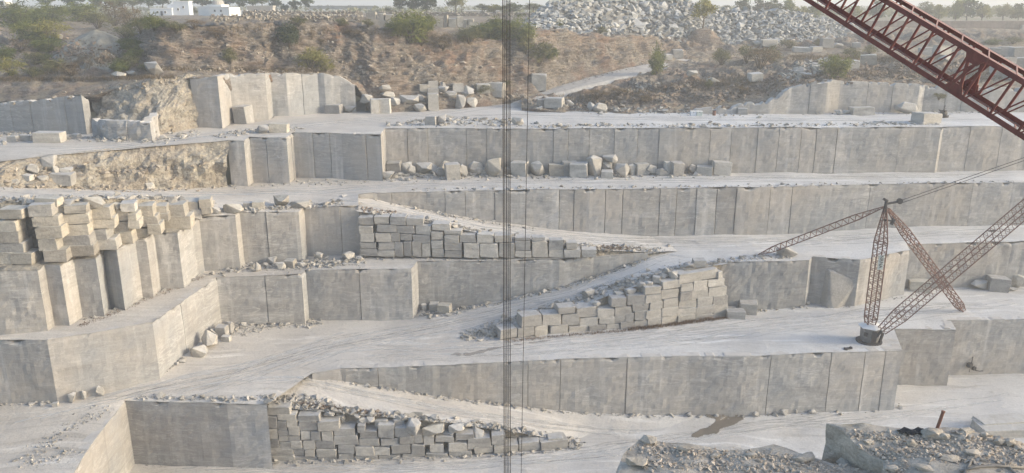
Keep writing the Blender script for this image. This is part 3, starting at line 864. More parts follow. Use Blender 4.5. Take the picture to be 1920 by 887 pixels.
# ---------------------------------------------------------------- the four stacks of blocks
def px_of(p):
    yc = p.y * CP - p.z * SP; zc = p.y * SP + p.z * CP
    return CX + F * p.x / yc, CY - F * zc / yc
def stack(rects, off, sc, line, label, end, end_low, matk, group, depth=1.7, seed=0, lean=0.02, yawf=None, cols=None):
    rng = random.Random(seed)
    pl = [(px_of(Vector((a, b, d)))[0], Vector((a, b, d))) for a, b, c, d in line]
    items = []
    for (x0, y0, x1, y1) in rects:
        items.append([off[0] + x0 / sc, off[1] + y0 / sc, off[0] + x1 / sc, off[1] + y1 / sc])
    order = sorted(range(len(items)), key=lambda i: -items[i][3])
    course = {}
    for i in order:
        a = items[i]; c = 0
        for j in course:
            b = items[j]
            ov = min(a[2], b[2]) - max(a[0], b[0])
            if ov > .25 * min(a[2] - a[0], b[2] - b[0]) and b[3] > a[3] + 3 and abs(b[1] - a[3]) < 9: c = max(c, course[j] + 1)
        course[i] = c
    for c in sorted(set(course.values())):
        row = sorted((i for i in course if course[i] == c), key=lambda i: items[i][0], reverse=(end_low is False))
        for k, i in enumerate(row):
            x0, y0, x1, y1 = items[i]; cx = (x0 + x1) / 2
            lx = cx
            if cols: lx = min(cols, key=lambda c_: abs(c_ - (cx - (y1 - 390) * .22)))
            j = 0
            while j < len(pl) - 2 and pl[j + 1][0] < lx: j += 1
            (xa, pa), (xb, pb) = pl[j], pl[j + 1]
            f = (lx - xa) / (xb - xa); f = max(-.6, min(1.6, f))
            p = pa.lerp(pb, f)
            tang = (pb - pa); yaw = math.atan2(tang.y, tang.x)
            if yawf: yaw = yawf(cx)
            yaw += rng.uniform(-.05, .05)
            zb = zat(y1, p.y); p.y += max(0, zb - p.z) * lean
            zb = zat(y1, p.y); zt = zat(y0, p.y)
            t = p.y / ray(cx, y1).y
            X = (cx - CX) / F * t
            view = math.atan2(X, p.y)
            w = (x1 - x0) / F * t / max(.6, math.cos(yaw + view))
            h = zt - zb
            dp = depth * rng.uniform(.85, 1.1)
            n = Vector((-math.sin(yaw), math.cos(yaw), 0))
            loc = Vector((X, p.y, zb)) + n * (dp / 2 + rng.uniform(-.07, .07) + (.3 * w * math.sin(yaw) if yawf else 0))
            shape = 'long' if w > 2.2 * h else 'upright' if h > 1.05 * w else 'squat' if w > 1.5 * h else 'squarish'
            mk = matk if rng.random() < .8 else ('pale' if matk == 'block' else 'block')
            o = rock('quarry_block', rng.choice(BLOCKS[mk]), loc, (w * (.93 if yawf else .965), dp, h * rng.uniform(.91, .96)), yaw + rng.uniform(-.04, .04), (rng.uniform(-.02, .02), rng.uniform(-.025, .025)))
            tag(o, f'{shape} {"pale" if mk == "pale" else "buff" if mk == "warm" else "grey"} block, {ordinal(k)} from {end}, {ordinal(c)} course of {label}', 'stone block', group)

MID = [(50,108,160,168),(165,105,278,163),(282,102,405,168),(410,112,540,172),(55,170,160,232),(185,165,328,225),(330,172,465,230),(472,172,592,242),(598,155,735,210),
 (62,232,168,294),(176,228,290,298),(293,228,360,298),(362,232,452,285),(458,242,590,308),(594,215,684,277),(690,208,825,242),(62,297,180,346),(198,298,318,354),(322,298,384,408),(386,285,448,408),(452,288,522,410),
 (524,303,588,412),(598,280,684,342),(690,243,805,302),(806,240,928,300),(938,235,1064,302),(1068,243,1196,298),(60,348,194,402),(196,356,318,406),(600,342,688,412),(694,302,828,360),(692,360,826,412),(836,300,956,416),
 (960,300,1096,414),(1100,298,1215,416),(1222,288,1338,358),(1222,360,1344,412),(1352,285,1468,415),(1474,280,1584,355),(1474,355,1584,415),(1604,298,1688,350),(1590,352,1716,414),(1720,350,1834,412),(1225,262,1340,286),(1350,262,1450,286)]
RIGHT = [(265,470,375,530),(375,458,488,520),(488,450,575,515),(585,445,705,505),(708,450,835,500),(836,445,950,488),(952,438,1034,480),(1036,425,1128,468),(1130,415,1215,462),(1214,400,1306,448),(1306,385,1404,435),(1406,380,1522,420),
 (1524,375,1626,412),(1628,365,1720,400),(405,378,535,455),(540,375,660,448),(662,372,780,450),(780,398,895,455),(905,392,1002,440),(1003,370,1072,434),(1070,366,1126,425),(1126,350,1202,418),(1204,345,1306,405),(1304,332,1412,388),
 (1412,335,1522,388),(1526,320,1642,378),(1644,310,1728,366),(640,325,752,370),(758,330,890,395),(892,335,1002,400),(1005,325,1112,385),(1115,305,1220,360),(1228,290,1310,345),(1314,275,1412,332),(1418,280,1530,335),(1530,265,1630,325),
 (1634,252,1724,316),(975,265,1078,330),(1080,252,1200,320),(1204,248,1302,300),(1304,212,1416,272),(1422,230,1498,288),(1496,208,1602,275),(1606,198,1720,262),(1198,198,1302,248),(1312,155,1430,210),(1430,175,1504,228),
 (1506,158,1592,224),(1602,150,1710,200),(1415,108,1560,172),(1560,88,1668,150),(1668,98,1695,150)]
BOTTOM = [(62,72,190,120),(120,112,230,148),(235,118,355,152),(345,150,470,205),(66,125,122,190),(124,150,172,200),(172,142,232,185),(242,150,343,205),(70,192,124,250),(126,200,182,232),(184,178,246,230),(436,190,560,240),(570,175,612,218),
 (584,205,680,248),(688,170,778,245),(780,185,870,245),(130,233,180,262),(180,230,250,268),(255,206,306,256),(308,206,364,258),(372,205,434,260),(440,232,576,282),(70,252,132,298),(136,264,196,304),(200,262,260,305),(264,258,333,310),
 (335,258,440,305),(578,248,695,290),(700,248,802,288),(805,235,890,278),(890,222,940,275),(945,228,1005,285),(1010,236,1114,270),(1120,220,1226,255),(84,298,206,342),(214,308,272,348),(275,310,332,348),(345,305,455,352),(462,282,556,332),
 (560,290,665,345),(668,292,755,342),(762,280,870,335),(876,280,950,338),(978,280,1056,330),(1082,272,1186,322),(1190,245,1322,305),(1325,225,1405,285),(92,340,218,382),(220,348,345,390),(348,348,455,392),(462,332,550,392),(553,345,690,395),
 (692,342,818,385),(822,336,955,388),(958,330,1080,365),(1085,318,1215,362),(1225,290,1335,332),(1340,280,1478,325),(1480,268,1598,318),(1600,258,1756,308)]
LEFT = [(0,130,120,190),(0,195,90,260),(0,255,108,325),(8,318,128,384),(-40,372,66,450),(68,380,180,448),(165,105,298,176),(184,175,332,235),(208,232,357,302),(228,300,325,370),(256,365,378,436),(320,112,368,160),(370,108,495,157),(342,158,505,220),
 (362,218,508,286),(350,282,512,345),(396,335,536,405),(505,120,630,190),(508,180,655,245),(512,245,620,312),(540,300,665,368),(640,260,760,332),(636,135,738,200),(690,95,775,150),(605,205,738,272),(738,155,786,206),(738,195,802,246),(755,240,850,298),
 (785,108,880,178),(795,170,905,235),(850,215,925,278),(882,108,955,162),(908,155,965,205),(955,105,1060,180),(925,172,1095,250),(1040,82,1140,150),(1095,130,1156,190),(1142,72,1212,128),(1156,118,1215,160)]
stack(MID, (660, 380), 4.0, shift(F_MID, -1.55), 'upper ramp stack', 'sawn face', True, 'block', 'blocks stacked under the upper ramp', seed=1)
stack(RIGHT, (860, 480), 3.4286, shift(F_R, -1.6), 'middle ramp stack', 'thin end', True, 'block', 'blocks stacked under the middle ramp', seed=2)
stack(BOTTOM, (480, 740), 3.0, shift(F_PIT, -1.4), 'pit floor stack', 'sawn face', True, 'block', 'blocks stacked on the pit floor', seed=3)
# the stack on the pillars stands a little back from their front corners
pil_line = [(a * (b + 1.3) / b, b + 1.3, c, d) for a, b, c, d in (W_PIL[1], W_PIL[2], W_PIL[4], W_PIL[6], W_PIL[8], W_PIL[10], W_PIL[12], W_PIL[14])]
stack(LEFT, (0, 350), 3.0595, [(a, b, c, c) for a, b, c, d in pil_line], 'stack on the pillars', 'tall end', True, 'warm', 'blocks stacked on the sawn pillars', depth=2.0, seed=4, lean=0.0,
      yawf=lambda x: 0.03 if x < 56 else .2, cols=[25, 74, 130, 182, 226, 262, 296, 330, 362])

# ---------------------------------------------------------------- single boulders
def boulders(rects, off, sc, where, matk, group, seed=0, adj=None, block_share=.4, sink=.06, named=None):
    rng = random.Random(seed)
    rs = sorted(([off[0] + a / sc, off[1] + b / sc, off[0] + c / sc, off[1] + d / sc] for a, b, c, d in rects), key=lambda r: r[0] + r[2])
    n = 0
    for (x0, y0, x1, y1) in rs:
        cx = (x0 + x1) / 2
        p, nr = hit(cx, y1 - (y1 - y0) * .1)
        if p is None: continue
        r = ray(cx, y1); t = p.y / r.y
        w = (x1 - x0) / F * t; h = (y1 - y0) / F * t * .96
        dp = (w * .5 + h * .5) * rng.uniform(.8, 1.1)
        if nr.z < .45:
            p = Vector((p.x, p.y, p.z)) + Vector((p.x, p.y, 0)).normalized() * -(dp * .8)
        gz = ground_z(p.x, p.y, p.z + .8)
        top = p.z + h
        zb = p.z
        if gz is not None and zb - gz < 1.5: zb = min(zb, gz)
        hh = top - zb
        isb = rng.random() < block_share
        mk = matk if matk == 'nearrock' or rng.random() < .72 else rng.choice(('pale', 'block', 'warm'))
        me = rng.choice((BLOCKS if isb else BOULD)[mk])
        o = rock('boulder', me, (p.x, p.y + dp * .3, zb - hh * sink), (w * 1.04, dp, hh * (1 + sink)), rng.uniform(-.35, .35), (rng.uniform(-.06, .06), rng.uniform(-.06, .06)))
        ad = ('tall upright' if h > 1.15 * w else 'long flat' if w > 2.0 * h else 'small' if w < 1.0 else rng.choice(('rough', 'angular', 'blocky')))
        col = 'pale' if mk == 'pale' else 'buff' if mk == 'warm' else 'grey'
        tag(o, f'{ad} {col} boulder, {ordinal(n)} {where}', 'boulder', group)
        n += 1
S, R1o, R2o, R3o, R4o, R5o, R6o = 2.9565, (640, 290), (640, 0), (1280, 0), (0, 0), (0, 290), (1280, 290)
boulders([(205,98,292,142),(255,38,330,95),(330,40,395,90),(365,62,410,122),(415,52,500,120),(470,40,530,88),(520,75,572,135),(545,30,620,80),(580,58,655,145),(650,60,700,138),(705,68,778,120),(700,30,785,70),(755,72,810,100),(795,12,888,68),(815,72,890,108),
 (900,62,950,108),(952,38,1035,108),(1046,32,1126,108),(1150,52,1228,105),(1225,45,1306,122),(1275,58,1365,130),(1360,15,1448,130),(1445,40,1500,100),(1450,0,1535,38),(1515,55,1600,135),(1445,95,1505,135),(1590,50,1640,110),(1630,55,1700,120),
 (1690,52,1752,105),(1742,75,1820,122),(1790,40,1850,80),(1832,48,1892,125),(1975,60,2060,105),(2062,38,2155,105),(1925,50,1970,105)], R1o, S, 'from the pillars, row below the long upper face', 'block', 'boulders below the long upper face', 1)
boulders([(0,590,80,628),(85,568,158,618),(65,540,110,580),(100,522,170,570),(160,552,202,615),(200,552,268,612),(215,510,295,552),(205,470,270,505),(255,545,325,590),(322,535,425,590),(395,572,468,610),(410,528,455,570),(430,475,478,515),(480,455,530,500),
 (478,495,535,540),(525,478,598,520),(548,455,580,490),(560,508,640,548),(612,470,672,515),(630,525,690,570),(482,525,535,575),(665,480,735,545),(690,538,755,562),(750,470,820,520),(818,460,900,505),(835,490,870,515)], R2o, S,
 'along the foot of the earth cliff', 'pale', 'boulders below the earth cliff', 2)
boulders([(1058,412,1135,460),(1088,555,1135,600),(1135,548,1232,602),(1232,555,1290,592),(1365,570,1410,620),(1400,575,1475,630),(1840,280,1892,325),(1790,305,1830,335)], R2o, S, 'beside the spur road', 'block', 'boulders beside the spur road', 3, block_share=.6)
boulders([(470,652,527,698),(525,640,580,698),(940,650,1010,698)], R2o, S, 'on the rim of the long upper face', 'block', 'boulders on the upper rim', 4)
boulders([(25,395,90,435),(370,410,440,455),(135,430,205,470),(310,600,360,632),(845,612,890,640),(890,612,940,635),(942,600,1055,642),(1195,572,1305,638),(1300,632,1425,690),(640,405,720,430)], R3o, S, 'along the far upper road', 'block', 'boulders on the far upper road', 5, block_share=.6)
boulders([(890,340,975,390),(995,310,1075,365),(620,265,710,290),(710,262,770,290),(770,220,830,270),(830,240,890,268),(945,240,985,265),(380,230,440,265),(430,222,520,262),(1320,270,1390,310),(1400,260,1480,310),(1430,310,1500,355)], R3o, S,
 'among blocks before the smaller heap', 'pale', 'blocks before the smaller heap', 6, block_share=.8)
boulders([(1700,270,1760,310),(1760,265,1830,320),(1830,268,1900,322),(1690,320,1760,370),(1765,325,1840,380),(1845,325,1910,380),(1720,380,1790,430),(1800,385,1880,440)], R3o, S, 'in the stepped pile behind the red boom', 'block', 'blocks behind the red boom', 7, block_share=1.0)
boulders([(190,740,335,795),(110,752,170,785),(45,758,95,790),(0,780,35,806),(340,750,375,775),(400,745,440,770),(1308,598,1385,695),(1805,585,1890,635),(1420,695,1490,745),(1495,690,1590,740)], R4o, S, 'along the western upper road', 'block', 'boulders along the western upper road', 8, block_share=.6)
boulders([(790,348,890,425),(610,400,690,430),(690,395,760,425),(265,195,300,225),(300,190,345,225)], R4o, S, 'on the scrubby bank above the western face', 'warm', 'boulders on the scrubby bank', 9, block_share=.1)
boulders([(150,55,215,118),(222,12,312,98),(290,108,395,175),(315,68,395,112),(805,158,848,195),(280,60,320,110),(130,115,175,145),(205,120,260,145),(60,140,100,165)], R5o, S, 'on the rough western slope', 'pale', 'boulders on the rough slope', 10, block_share=.1)
boulders([(1590,262,1712,302),(1515,232,1600,300),(1230,275,1340,330),(1170,290,1220,332),(1400,265,1460,305),(1350,268,1400,300)], R5o, S, 'on the rim above the upper sawn tier', 'warm', 'boulders on the upper tier rim', 11)
boulders([(1475,570,1530,615),(1580,588,1635,632),(1410,600,1440,655),(1530,600,1580,640),(1640,600,1690,630),(1740,545,1790,585),(1900,545,1965,590),(1965,565,2015,592)], R5o, S, 'on the ledge between the two sawn tiers', 'pale', 'boulders on the ledge', 12, block_share=.2)
boulders([(1052,185,1145,250),(1108,108,1192,210),(1155,85,1215,145),(1200,78,1255,145),(1245,50,1295,125),(525,395,570,425),(365,435,410,465),(1230,130,1275,160),(440,425,470,445),(290,500,320,522),(210,500,240,520)], (0, 587), S, 'under the big lower corner face', 'pale', 'boulders under the lower corner face', 13, block_share=.3)
boulders([(440,820,475,855),(490,815,540,855),(538,835,605,885)], R1o, S, 'in the nook at the foot of the middle ramp', 'pale', 'boulders in the ramp nook', 14, block_share=.7)
boulders([(1590,700,1705,752),(1700,690,1800,765),(1800,740,1860,760),(1820,670,1892,745),(1270,705,1370,765),(525,515,635,572),(320,825,412,887),(250,870,345,910),(248,845,295,872),(680,815,710,835)], R6o, S, 'along the derrick bench', 'block', 'boulders on the derrick bench', 15, block_share=.25)
boulders([(838,110,922,205),(935,150,1060,222),(1082,145,1170,205),(1195,165,1280,232),(565,110,632,165),(620,110,664,160),(675,122,740,170),(772,122,828,162),(1052,195,1114,238),(1640,215,1725,265),(970,118,1022,150),(460,108,500,140),(1320,198,1385,225),
 (230,60,280,90),(380,85,440,110),(1790,255,1820,285),(1760,235,1790,262)], (480, 740), 3.0, 'from the sawn face, atop pit floor stack', 'pale', 'boulders on the pit floor stack', 16, block_share=.15)
boulders([(210,55,335,100),(328,68,420,108),(455,45,580,115),(630,85,690,130),(400,60,450,95),(140,70,185,98),(960,45,1005,92)], (0, 350), 3.0595, 'from the tall end, atop pillar stack', 'warm', 'loose boulders on the pillar stack', 17, block_share=.2)
boulders([(800,218,880,275),(1310,80,1355,130),(1355,85,1415,140),(1510,28,1585,70),(1450,48,1512,78),(1070,195,1148,250),(1150,160,1200,200),(1195,155,1250,185),(1250,125,1295,165),(850,280,915,312),(1000,220,1065,250)], (860, 480), 3.4286, 'from the thin end, atop middle ramp stack', 'block', 'boulders on the middle ramp stack', 18, block_share=.2)
boulders([(20,555,50,580),(395,540,425,560),(540,535,590,570),(610,530,640,560),(700,530,740,550)], (1280, 587), S, 'on the pit floor below the derrick bench face', 'pale', 'stones on the pit floor', 19, block_share=.1)

# ---------------------------------------------------------------- loose rubble nobody could count
TMPL = [boulder_mesh(400 + i, 'rubble', 9, 0) for i in range(8)]
TM = []
for me in TMPL:
    co = np.array([v.co for v in me.vertices]); co[:, 2] -= .35
    fc = [tuple(p.vertices) for p in me.polygons]
    TM.append((co, fc))
class Scatter:
    def __init__(self): self.V, self.Fc, self.t, self.n = [], [], [], 0
    def add(self, p, s, rng):
        co, fc = rng.choice(TM)
        R = np.array(Matrix.Rotation(rng.uniform(0, 6.28), 3, 'Z') @ Matrix.Rotation(rng.uniform(-.6, .6), 3, 'X'))
        sc = np.array([s * rng.uniform(.7, 1.4), s * rng.uniform(.7, 1.2), s * rng.uniform(.45, .9)])
        c = (co * sc) @ R.T + np.array(p)
        self.V.extend(map(tuple, c)); self.Fc.extend(tuple(i + self.n for i in f) for f in fc)
        self.t.extend([rng.betavariate(2, 2)] * len(c)); self.n += len(c)
    def build(self, name, mat):
        if not self.V: return
        o = mesh_obj(name, self.V, self.Fc, mat, attrs={'tint': self.t}); tag(o, kind='stuff'); return o
def scat(name, mat, lines, seed=0):
    """lines: (pixel polyline, count, half width in pixels, size lo, size hi)"""
    rng = random.Random(seed); s = Scatter()
    for pl, n, hw, lo, hi in lines:
        L = [math.hypot(b[0] - a[0], b[1] - a[1]) for a, b in zip(pl[:-1], pl[1:])]
        for _ in range(n):
            u = rng.uniform(0, sum(L)); k = 0
            while k < len(L) - 1 and u > L[k]: u -= L[k]; k += 1
            f = u / L[k]; a, b = pl[k], pl[k + 1]
            x = a[0] + (b[0] - a[0]) * f + rng.gauss(0, hw); y = a[1] + (b[1] - a[1]) * f + rng.gauss(0, hw * .55)
            p, nr = hit(x, y)
            if p is None or nr.z < .3: continue
            s.add(p, lo * (hi / lo) ** (rng.random() ** 2.2), rng)
    return s.build(name, mat)
scat('rubble', M['rub'], [
 # lower corner and ramps
 ([(0, 757), (100, 752), (200, 727), (300, 700), (345, 670)], 420, 5, .12, .7),
 ([(400, 612), (560, 608), (600, 605)], 260, 7, .12, .8), ([(430, 625), (500, 615)], 160, 9, .1, .5),
 ([(245, 870), (500, 868), (700, 864), (1000, 850), (1090, 838)], 420, 5, .1, .6),
 ([(620, 712), (760, 735), (900, 755), (1080, 775)], 260, 3, .1, .6), ([(1080, 775), (1290, 780), (1500, 776), (1690, 764)], 260, 5, .1, .7),
 ([(260, 745), (430, 748), (560, 745), (620, 755)], 380, 5, .1, .7),
 ([(510, 752), (600, 765), (720, 780), (860, 795), (1000, 815), (1085, 832)], 900, 8, .12, .9),
 ([(540, 770), (640, 790), (700, 800)], 400, 9, .15, .6), ([(1000, 825), (1090, 835)], 200, 7, .15, .8),
 ([(60, 850), (150, 790), (200, 765)], 300, 10, .06, .3), ([(40, 870), (130, 850)], 200, 12, .06, .35),
 # ledge, tier rims
 ([(400, 512), (470, 500), (565, 498), (672, 490)], 480, 8, .12, .9), ([(560, 500), (640, 492)], 200, 7, .12, .8),
 ([(390, 398), (450, 394), (560, 388), (640, 382)], 420, 5, .12, .8), ([(0, 378), (120, 372), (300, 372), (400, 378)], 700, 5, .12, .9),
 ([(140, 598), (200, 590), (300, 548), (385, 515)], 260, 5, .08, .45), ([(677, 483), (900, 487), (1115, 486)], 140, 4, .1, .5),
 ([(690, 398), (800, 415), (900, 435), (1050, 455), (1120, 465)], 500, 5, .12, .8), ([(1115, 468), (1180, 466), (1240, 470)], 320, 6, .12, .7),
 ([(800, 592), (870, 578), (950, 562)], 320, 6, .12, .7), ([(950, 562), (1050, 540), (1113, 522), (1215, 482)], 420, 4, .12, .7),
 ([(890, 628), (980, 595), (1060, 570), (1150, 540), (1210, 522), (1275, 503)], 1000, 8, .12, .9), ([(870, 632), (940, 620)], 300, 8, .12, .7),
 ([(1285, 498), (1420, 484), (1480, 480)], 260, 6, .12, .6), ([(1365, 588), (1500, 577), (1600, 572), (1700, 555)], 140, 4, .1, .6),
 # second bench
 ([(720, 336), (830, 333), (1000, 330), (1200, 328), (1360, 326)], 620, 6, .12, .9), ([(740, 328), (860, 326), (960, 322)], 260, 6, .3, 1.2), ([(1040, 324), (1200, 322)], 160, 5, .3, 1.1), ([(700, 372), (800, 397), (900, 415), (1000, 430)], 240, 3, .1, .7),
 ([(760, 357), (900, 354), (1200, 352), (1600, 346), (1900, 341)], 420, 3, .1, .6), ([(430, 350), (550, 345), (715, 340)], 200, 4, .1, .5),
 # upper road
 ([(730, 234), (850, 232), (1000, 236), (1300, 236), (1600, 234), (1760, 233)], 800, 4, .12, .9), ([(770, 228), (860, 224), (960, 228)], 260, 4, .2, .9),
 ([(0, 250), (90, 256), (180, 260), (300, 264), (372, 248)], 420, 6, .15, .9), ([(400, 256), (480, 245), (560, 240)], 260, 5, .12, .7),
 ([(1000, 200), (1100, 205), (1250, 208), (1440, 212)], 500, 7, .15, .9), ([(1440, 214), (1700, 212), (1900, 210)], 160, 3, .12, .7),
 ], 1)
scat('rubble', M['rubw'], [
 ([(0, 330), (100, 325), (200, 320), (300, 322), (420, 310)], 700, 14, .12, .9), ([(0, 350), (100, 350), (220, 356), (330, 353), (425, 347)], 420, 5, .1, .7),
 ([(190, 240), (260, 250), (330, 235)], 200, 10, .15, .9), ([(0, 205), (90, 196), (165, 180), (240, 165), (330, 150)], 380, 8, .12, .8),
 ([(300, 128), (450, 133), (600, 134)], 300, 4, .12, .7), ],21)
scat('rubble', M['cliffrub'], [([(420, 95), (640, 100)], 700, 26, .15, .8), ([(640, 120), (760, 135), (940, 140)], 1100, 30, .15, .9),
 ([(690, 195), (800, 185), (900, 182), (980, 178)], 500, 7, .15, 1.0), ([(1060, 156), (1150, 135), (1230, 114)], 80, 4, .15, .6), ([(1000, 110), (1100, 110), (1200, 100)], 250, 22, .15, .6),
 ], 2)
scat('rubble', M['brownrub'], [
 ([(560, 757), (640, 768), (720, 778)], 160, 4, .1, .5), ([(1100, 464), (1200, 466)], 160, 4, .1, .5), ([(678, 392), (740, 400)], 160, 4, .1, .5),
 ([(1090, 200), (1220, 180), (1350, 155)], 800, 13, .2, 1.0), ([(1300, 190), (1440, 160), (1560, 140)], 1000, 16, .2, 1.1), ([(1600, 130), (1750, 140), (1900, 135)], 1400, 18, .2, 1.0),
 ([(250, 90), (350, 95), (500, 70), (640, 75)], 600, 20, .15, .7), ([(660, 90), (800, 105)], 400, 22, .15, .8), ([(60, 110), (160, 90), (220, 120)], 500, 16, .2, .8)], 3)
scat('rubble', M['rub'], [([(1480, 140), (1520, 130), (1560, 118)], 420, 10, .3, 1.6), ([(1180, 168), (1230, 160)], 100, 6, .2, .9)], 4)

# ---------------------------------------------------------------- waste heaps on the skyline
H1 = [(985, (58, 178), (50, 183)), (1002, (60, 178), (30, 187)), (1040, (62, 179.5), (2, 193)), (1100, (70, 183), (-18, 202)), (1200, (74, 197), (-22, 214)), (1268, (80, 203), (-16, 217)), (1306, (66, 209), (14, 217)), (1335, (54, 213), (34, 219))]
H2 = [(1300, (62, 209), (40, 216)), (1332, (76, 208), (20, 219)), (1400, (88, 208), (22, 223)), (1462, (84, 211), (22, 226)), (1520, (78, 215), (30, 228)), (1585, (70, 227), (46, 236)), (1625, (62, 238), (55, 243))]
HEAP_LABEL = ('angular blue-grey boulder piled in the tall waste heap on the skyline', 'angular blue-grey boulder piled in the smaller waste heap beside the tall one')
for hi_, (H, n, lo, hi) in enumerate(((H1, 165, 11, 24), (H2, 120, 8, 19))):
    a = [PY(x, *b) + Vector((0, -.5, -.6)) for x, b, t in H]; b_ = [PY(x, *t) for x, b, t in H]; c_ = [p + Vector((0, 9, -4)) for p in b_]
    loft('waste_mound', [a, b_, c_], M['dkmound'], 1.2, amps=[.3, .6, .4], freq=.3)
    rng = random.Random(50 + hi_); placed = []; tries = 0
    sc_ = Scatter()
    while len(placed) < n and tries < 6000:
        tries += 1
        f = rng.random() * (len(H) - 1); k = int(f); f -= k
        t = rng.uniform(.02, 1.0)
        p = a[k].lerp(a[k + 1], f).lerp(b_[k].lerp(b_[k + 1], f), t)
        x, y = px_of(p)
        if y < -9: continue
        s = lo * (hi / lo) ** rng.random()
        if any(math.hypot((x - q[0]), (y - q[1]) * 1.3) < .36 * (s + q[2]) for q in placed): continue
        placed.append((x, y, s))
        m = s / F * (p.y / ray(x, y).y)
        rx, ry = rng.uniform(-.7, .7), rng.uniform(-.7, .7)
        o = rock('heap_boulder', rng.choice(BOULD['heap']), p + Vector((0, .2 * m, -.42 * m)), (m * rng.uniform(.95, 1.25), m, m * rng.uniform(.7, 1.0)), rng.uniform(0, 6.28), (rx, ry))
        tag(o, HEAP_LABEL[hi_], 'boulder', ('boulders of the tall waste heap', 'boulders of the smaller waste heap')[hi_])
    for _ in range(1500):
        f = rng.random() * (len(H) - 1); k = int(f); f -= k
        p = a[k].lerp(a[k + 1], f).lerp(b_[k].lerp(b_[k + 1], f), rng.random())
        sc_.add(p + Vector((0, -.3, .3)), rng.uniform(.5, 1.7), rng)
    sc_.build('rubble', M['heaprub'])
BVH = BVHTree.FromPolygons(TERR_V, TERR_F)

# ---------------------------------------------------------------- foreground ledge of broken rock
def mass(name, top, mat, zdrop, seed, amp=.25, spacing=.22):
    o = sheet(name, top, mat, spacing, amp, seed, fine=.10)
    V, Fc = [], []
    n = len(top)
    for i in range(n):
        a, b = Vector(top[i]), Vector(top[(i + 1) % n])
        m = max(1, int((b - a).length / .3))
        k = len(V)
        for j in range(m + 1):
            p = a.lerp(b, j / m)
            cen = sum((Vector(t_) for t_ in top), Vector()) / n
            dz = fbm((p.x, p.y, 0), 0.12, 3) * amp + fbm((p.x, p.y, 7), 0.9, 3) * .10
            for z in (0, .25, .6, 1.2, 2.2, zdrop):
                q = p + Vector((0, 0, dz - z))
                d = Vector((fbm(q, .7), fbm(q + Vector((9, 0, 0)), .7), 0)) * .12
                V.append(q + d * (0 if z == 0 else 1))
        for j in range(m):
            for q in range(5):
                s0 = k + j * 6 + q
                Fc.append((s0, s0 + 1, s0 + 7, s0 + 6))
    tag(mesh_obj(name, V, Fc, M['nearrock'], attrs={'tint': [.6] * len(V)}), kind='structure')
    terr(V, Fc)
topA = [PZ(1549, 799, -11.7), PZ(1575, 799, -11.62), PZ(1640, 799, -11.6), PZ(1700, 806, -11.6), PZ(1770, 806, -11.55), PZ(1840, 818, -11.6), PZ(1930, 832, -11.6), PZ(2060, 850, -11.6), Vector((24, 18.5, -11.6)), Vector((31, 18, -11.6)), Vector((31, 7, -11.6)), Vector((15, 11.5, -11.6)), PZ(1680, 1050, -11.9), PZ(1655, 862, -11.9), PZ(1606, 838, -11.8), PZ(1580, 815, -11.75)]
mass('rock_ledge', topA, M['nearrock'], 36, 61, .16)
topB = [PZ(1150, 900, -12.6), PZ(1168, 858, -12.45), PZ(1200, 826, -12.3), PZ(1290, 836, -12.35), PZ(1350, 846, -12.45), PZ(1400, 848, -12.4), PZ(1450, 840, -12.3), PZ(1500, 852, -12.4), PZ(1560, 872, -12.4), PZ(1680, 890, -12.3), PZ(1760, 930, -12.3), PZ(1750, 1150, -12.4), PZ(1130, 1150, -12.7)]
mass('rock_ledge', topB, M['nearrock'], 35, 62, .35)
BVH = BVHTree.FromPolygons(TERR_V, TERR_F)
scat('gravel', M['neargravel'], [([(1560, 812), (1700, 822), (1930, 850)], 1300, 10, .02, .13), ([(1620, 850), (1750, 850), (1930, 870)], 1300, 14, .02, .16), ([(1190, 840), (1300, 850), (1450, 855), (1560, 880)], 1300, 10, .02, .12),
  ([(1200, 870), (1400, 875), (1700, 880)], 1500, 12, .02, .14), ([(1790, 815), (1920, 835)], 300, 6, .05, .22)], 5)
boulders([(1174,862,1214,880),(1202,820,1232,836),(1733,808,1772,826),(1762,814,1782,826),(1866,824,1884,838),(1887,826,1906,840),(1702,826,1720,838),(1675,826,1685,836),(1764,858,1804,868),(1572,856,1600,872),(1660,876,1688,886),(1720,876,1752,884),(1486,856,1530,868),
  (1812,848,1846,855),(1840,812,1858,822),(1804,806,1828,816),(1270,838,1296,848),(1330,852,1352,860),(1400,850,1420,858),(1620,826,1640,834)], (0, 0), 1.0, 'along the near rubble ledge', 'nearrock', 'stones on the near ledge', 21, block_share=0)

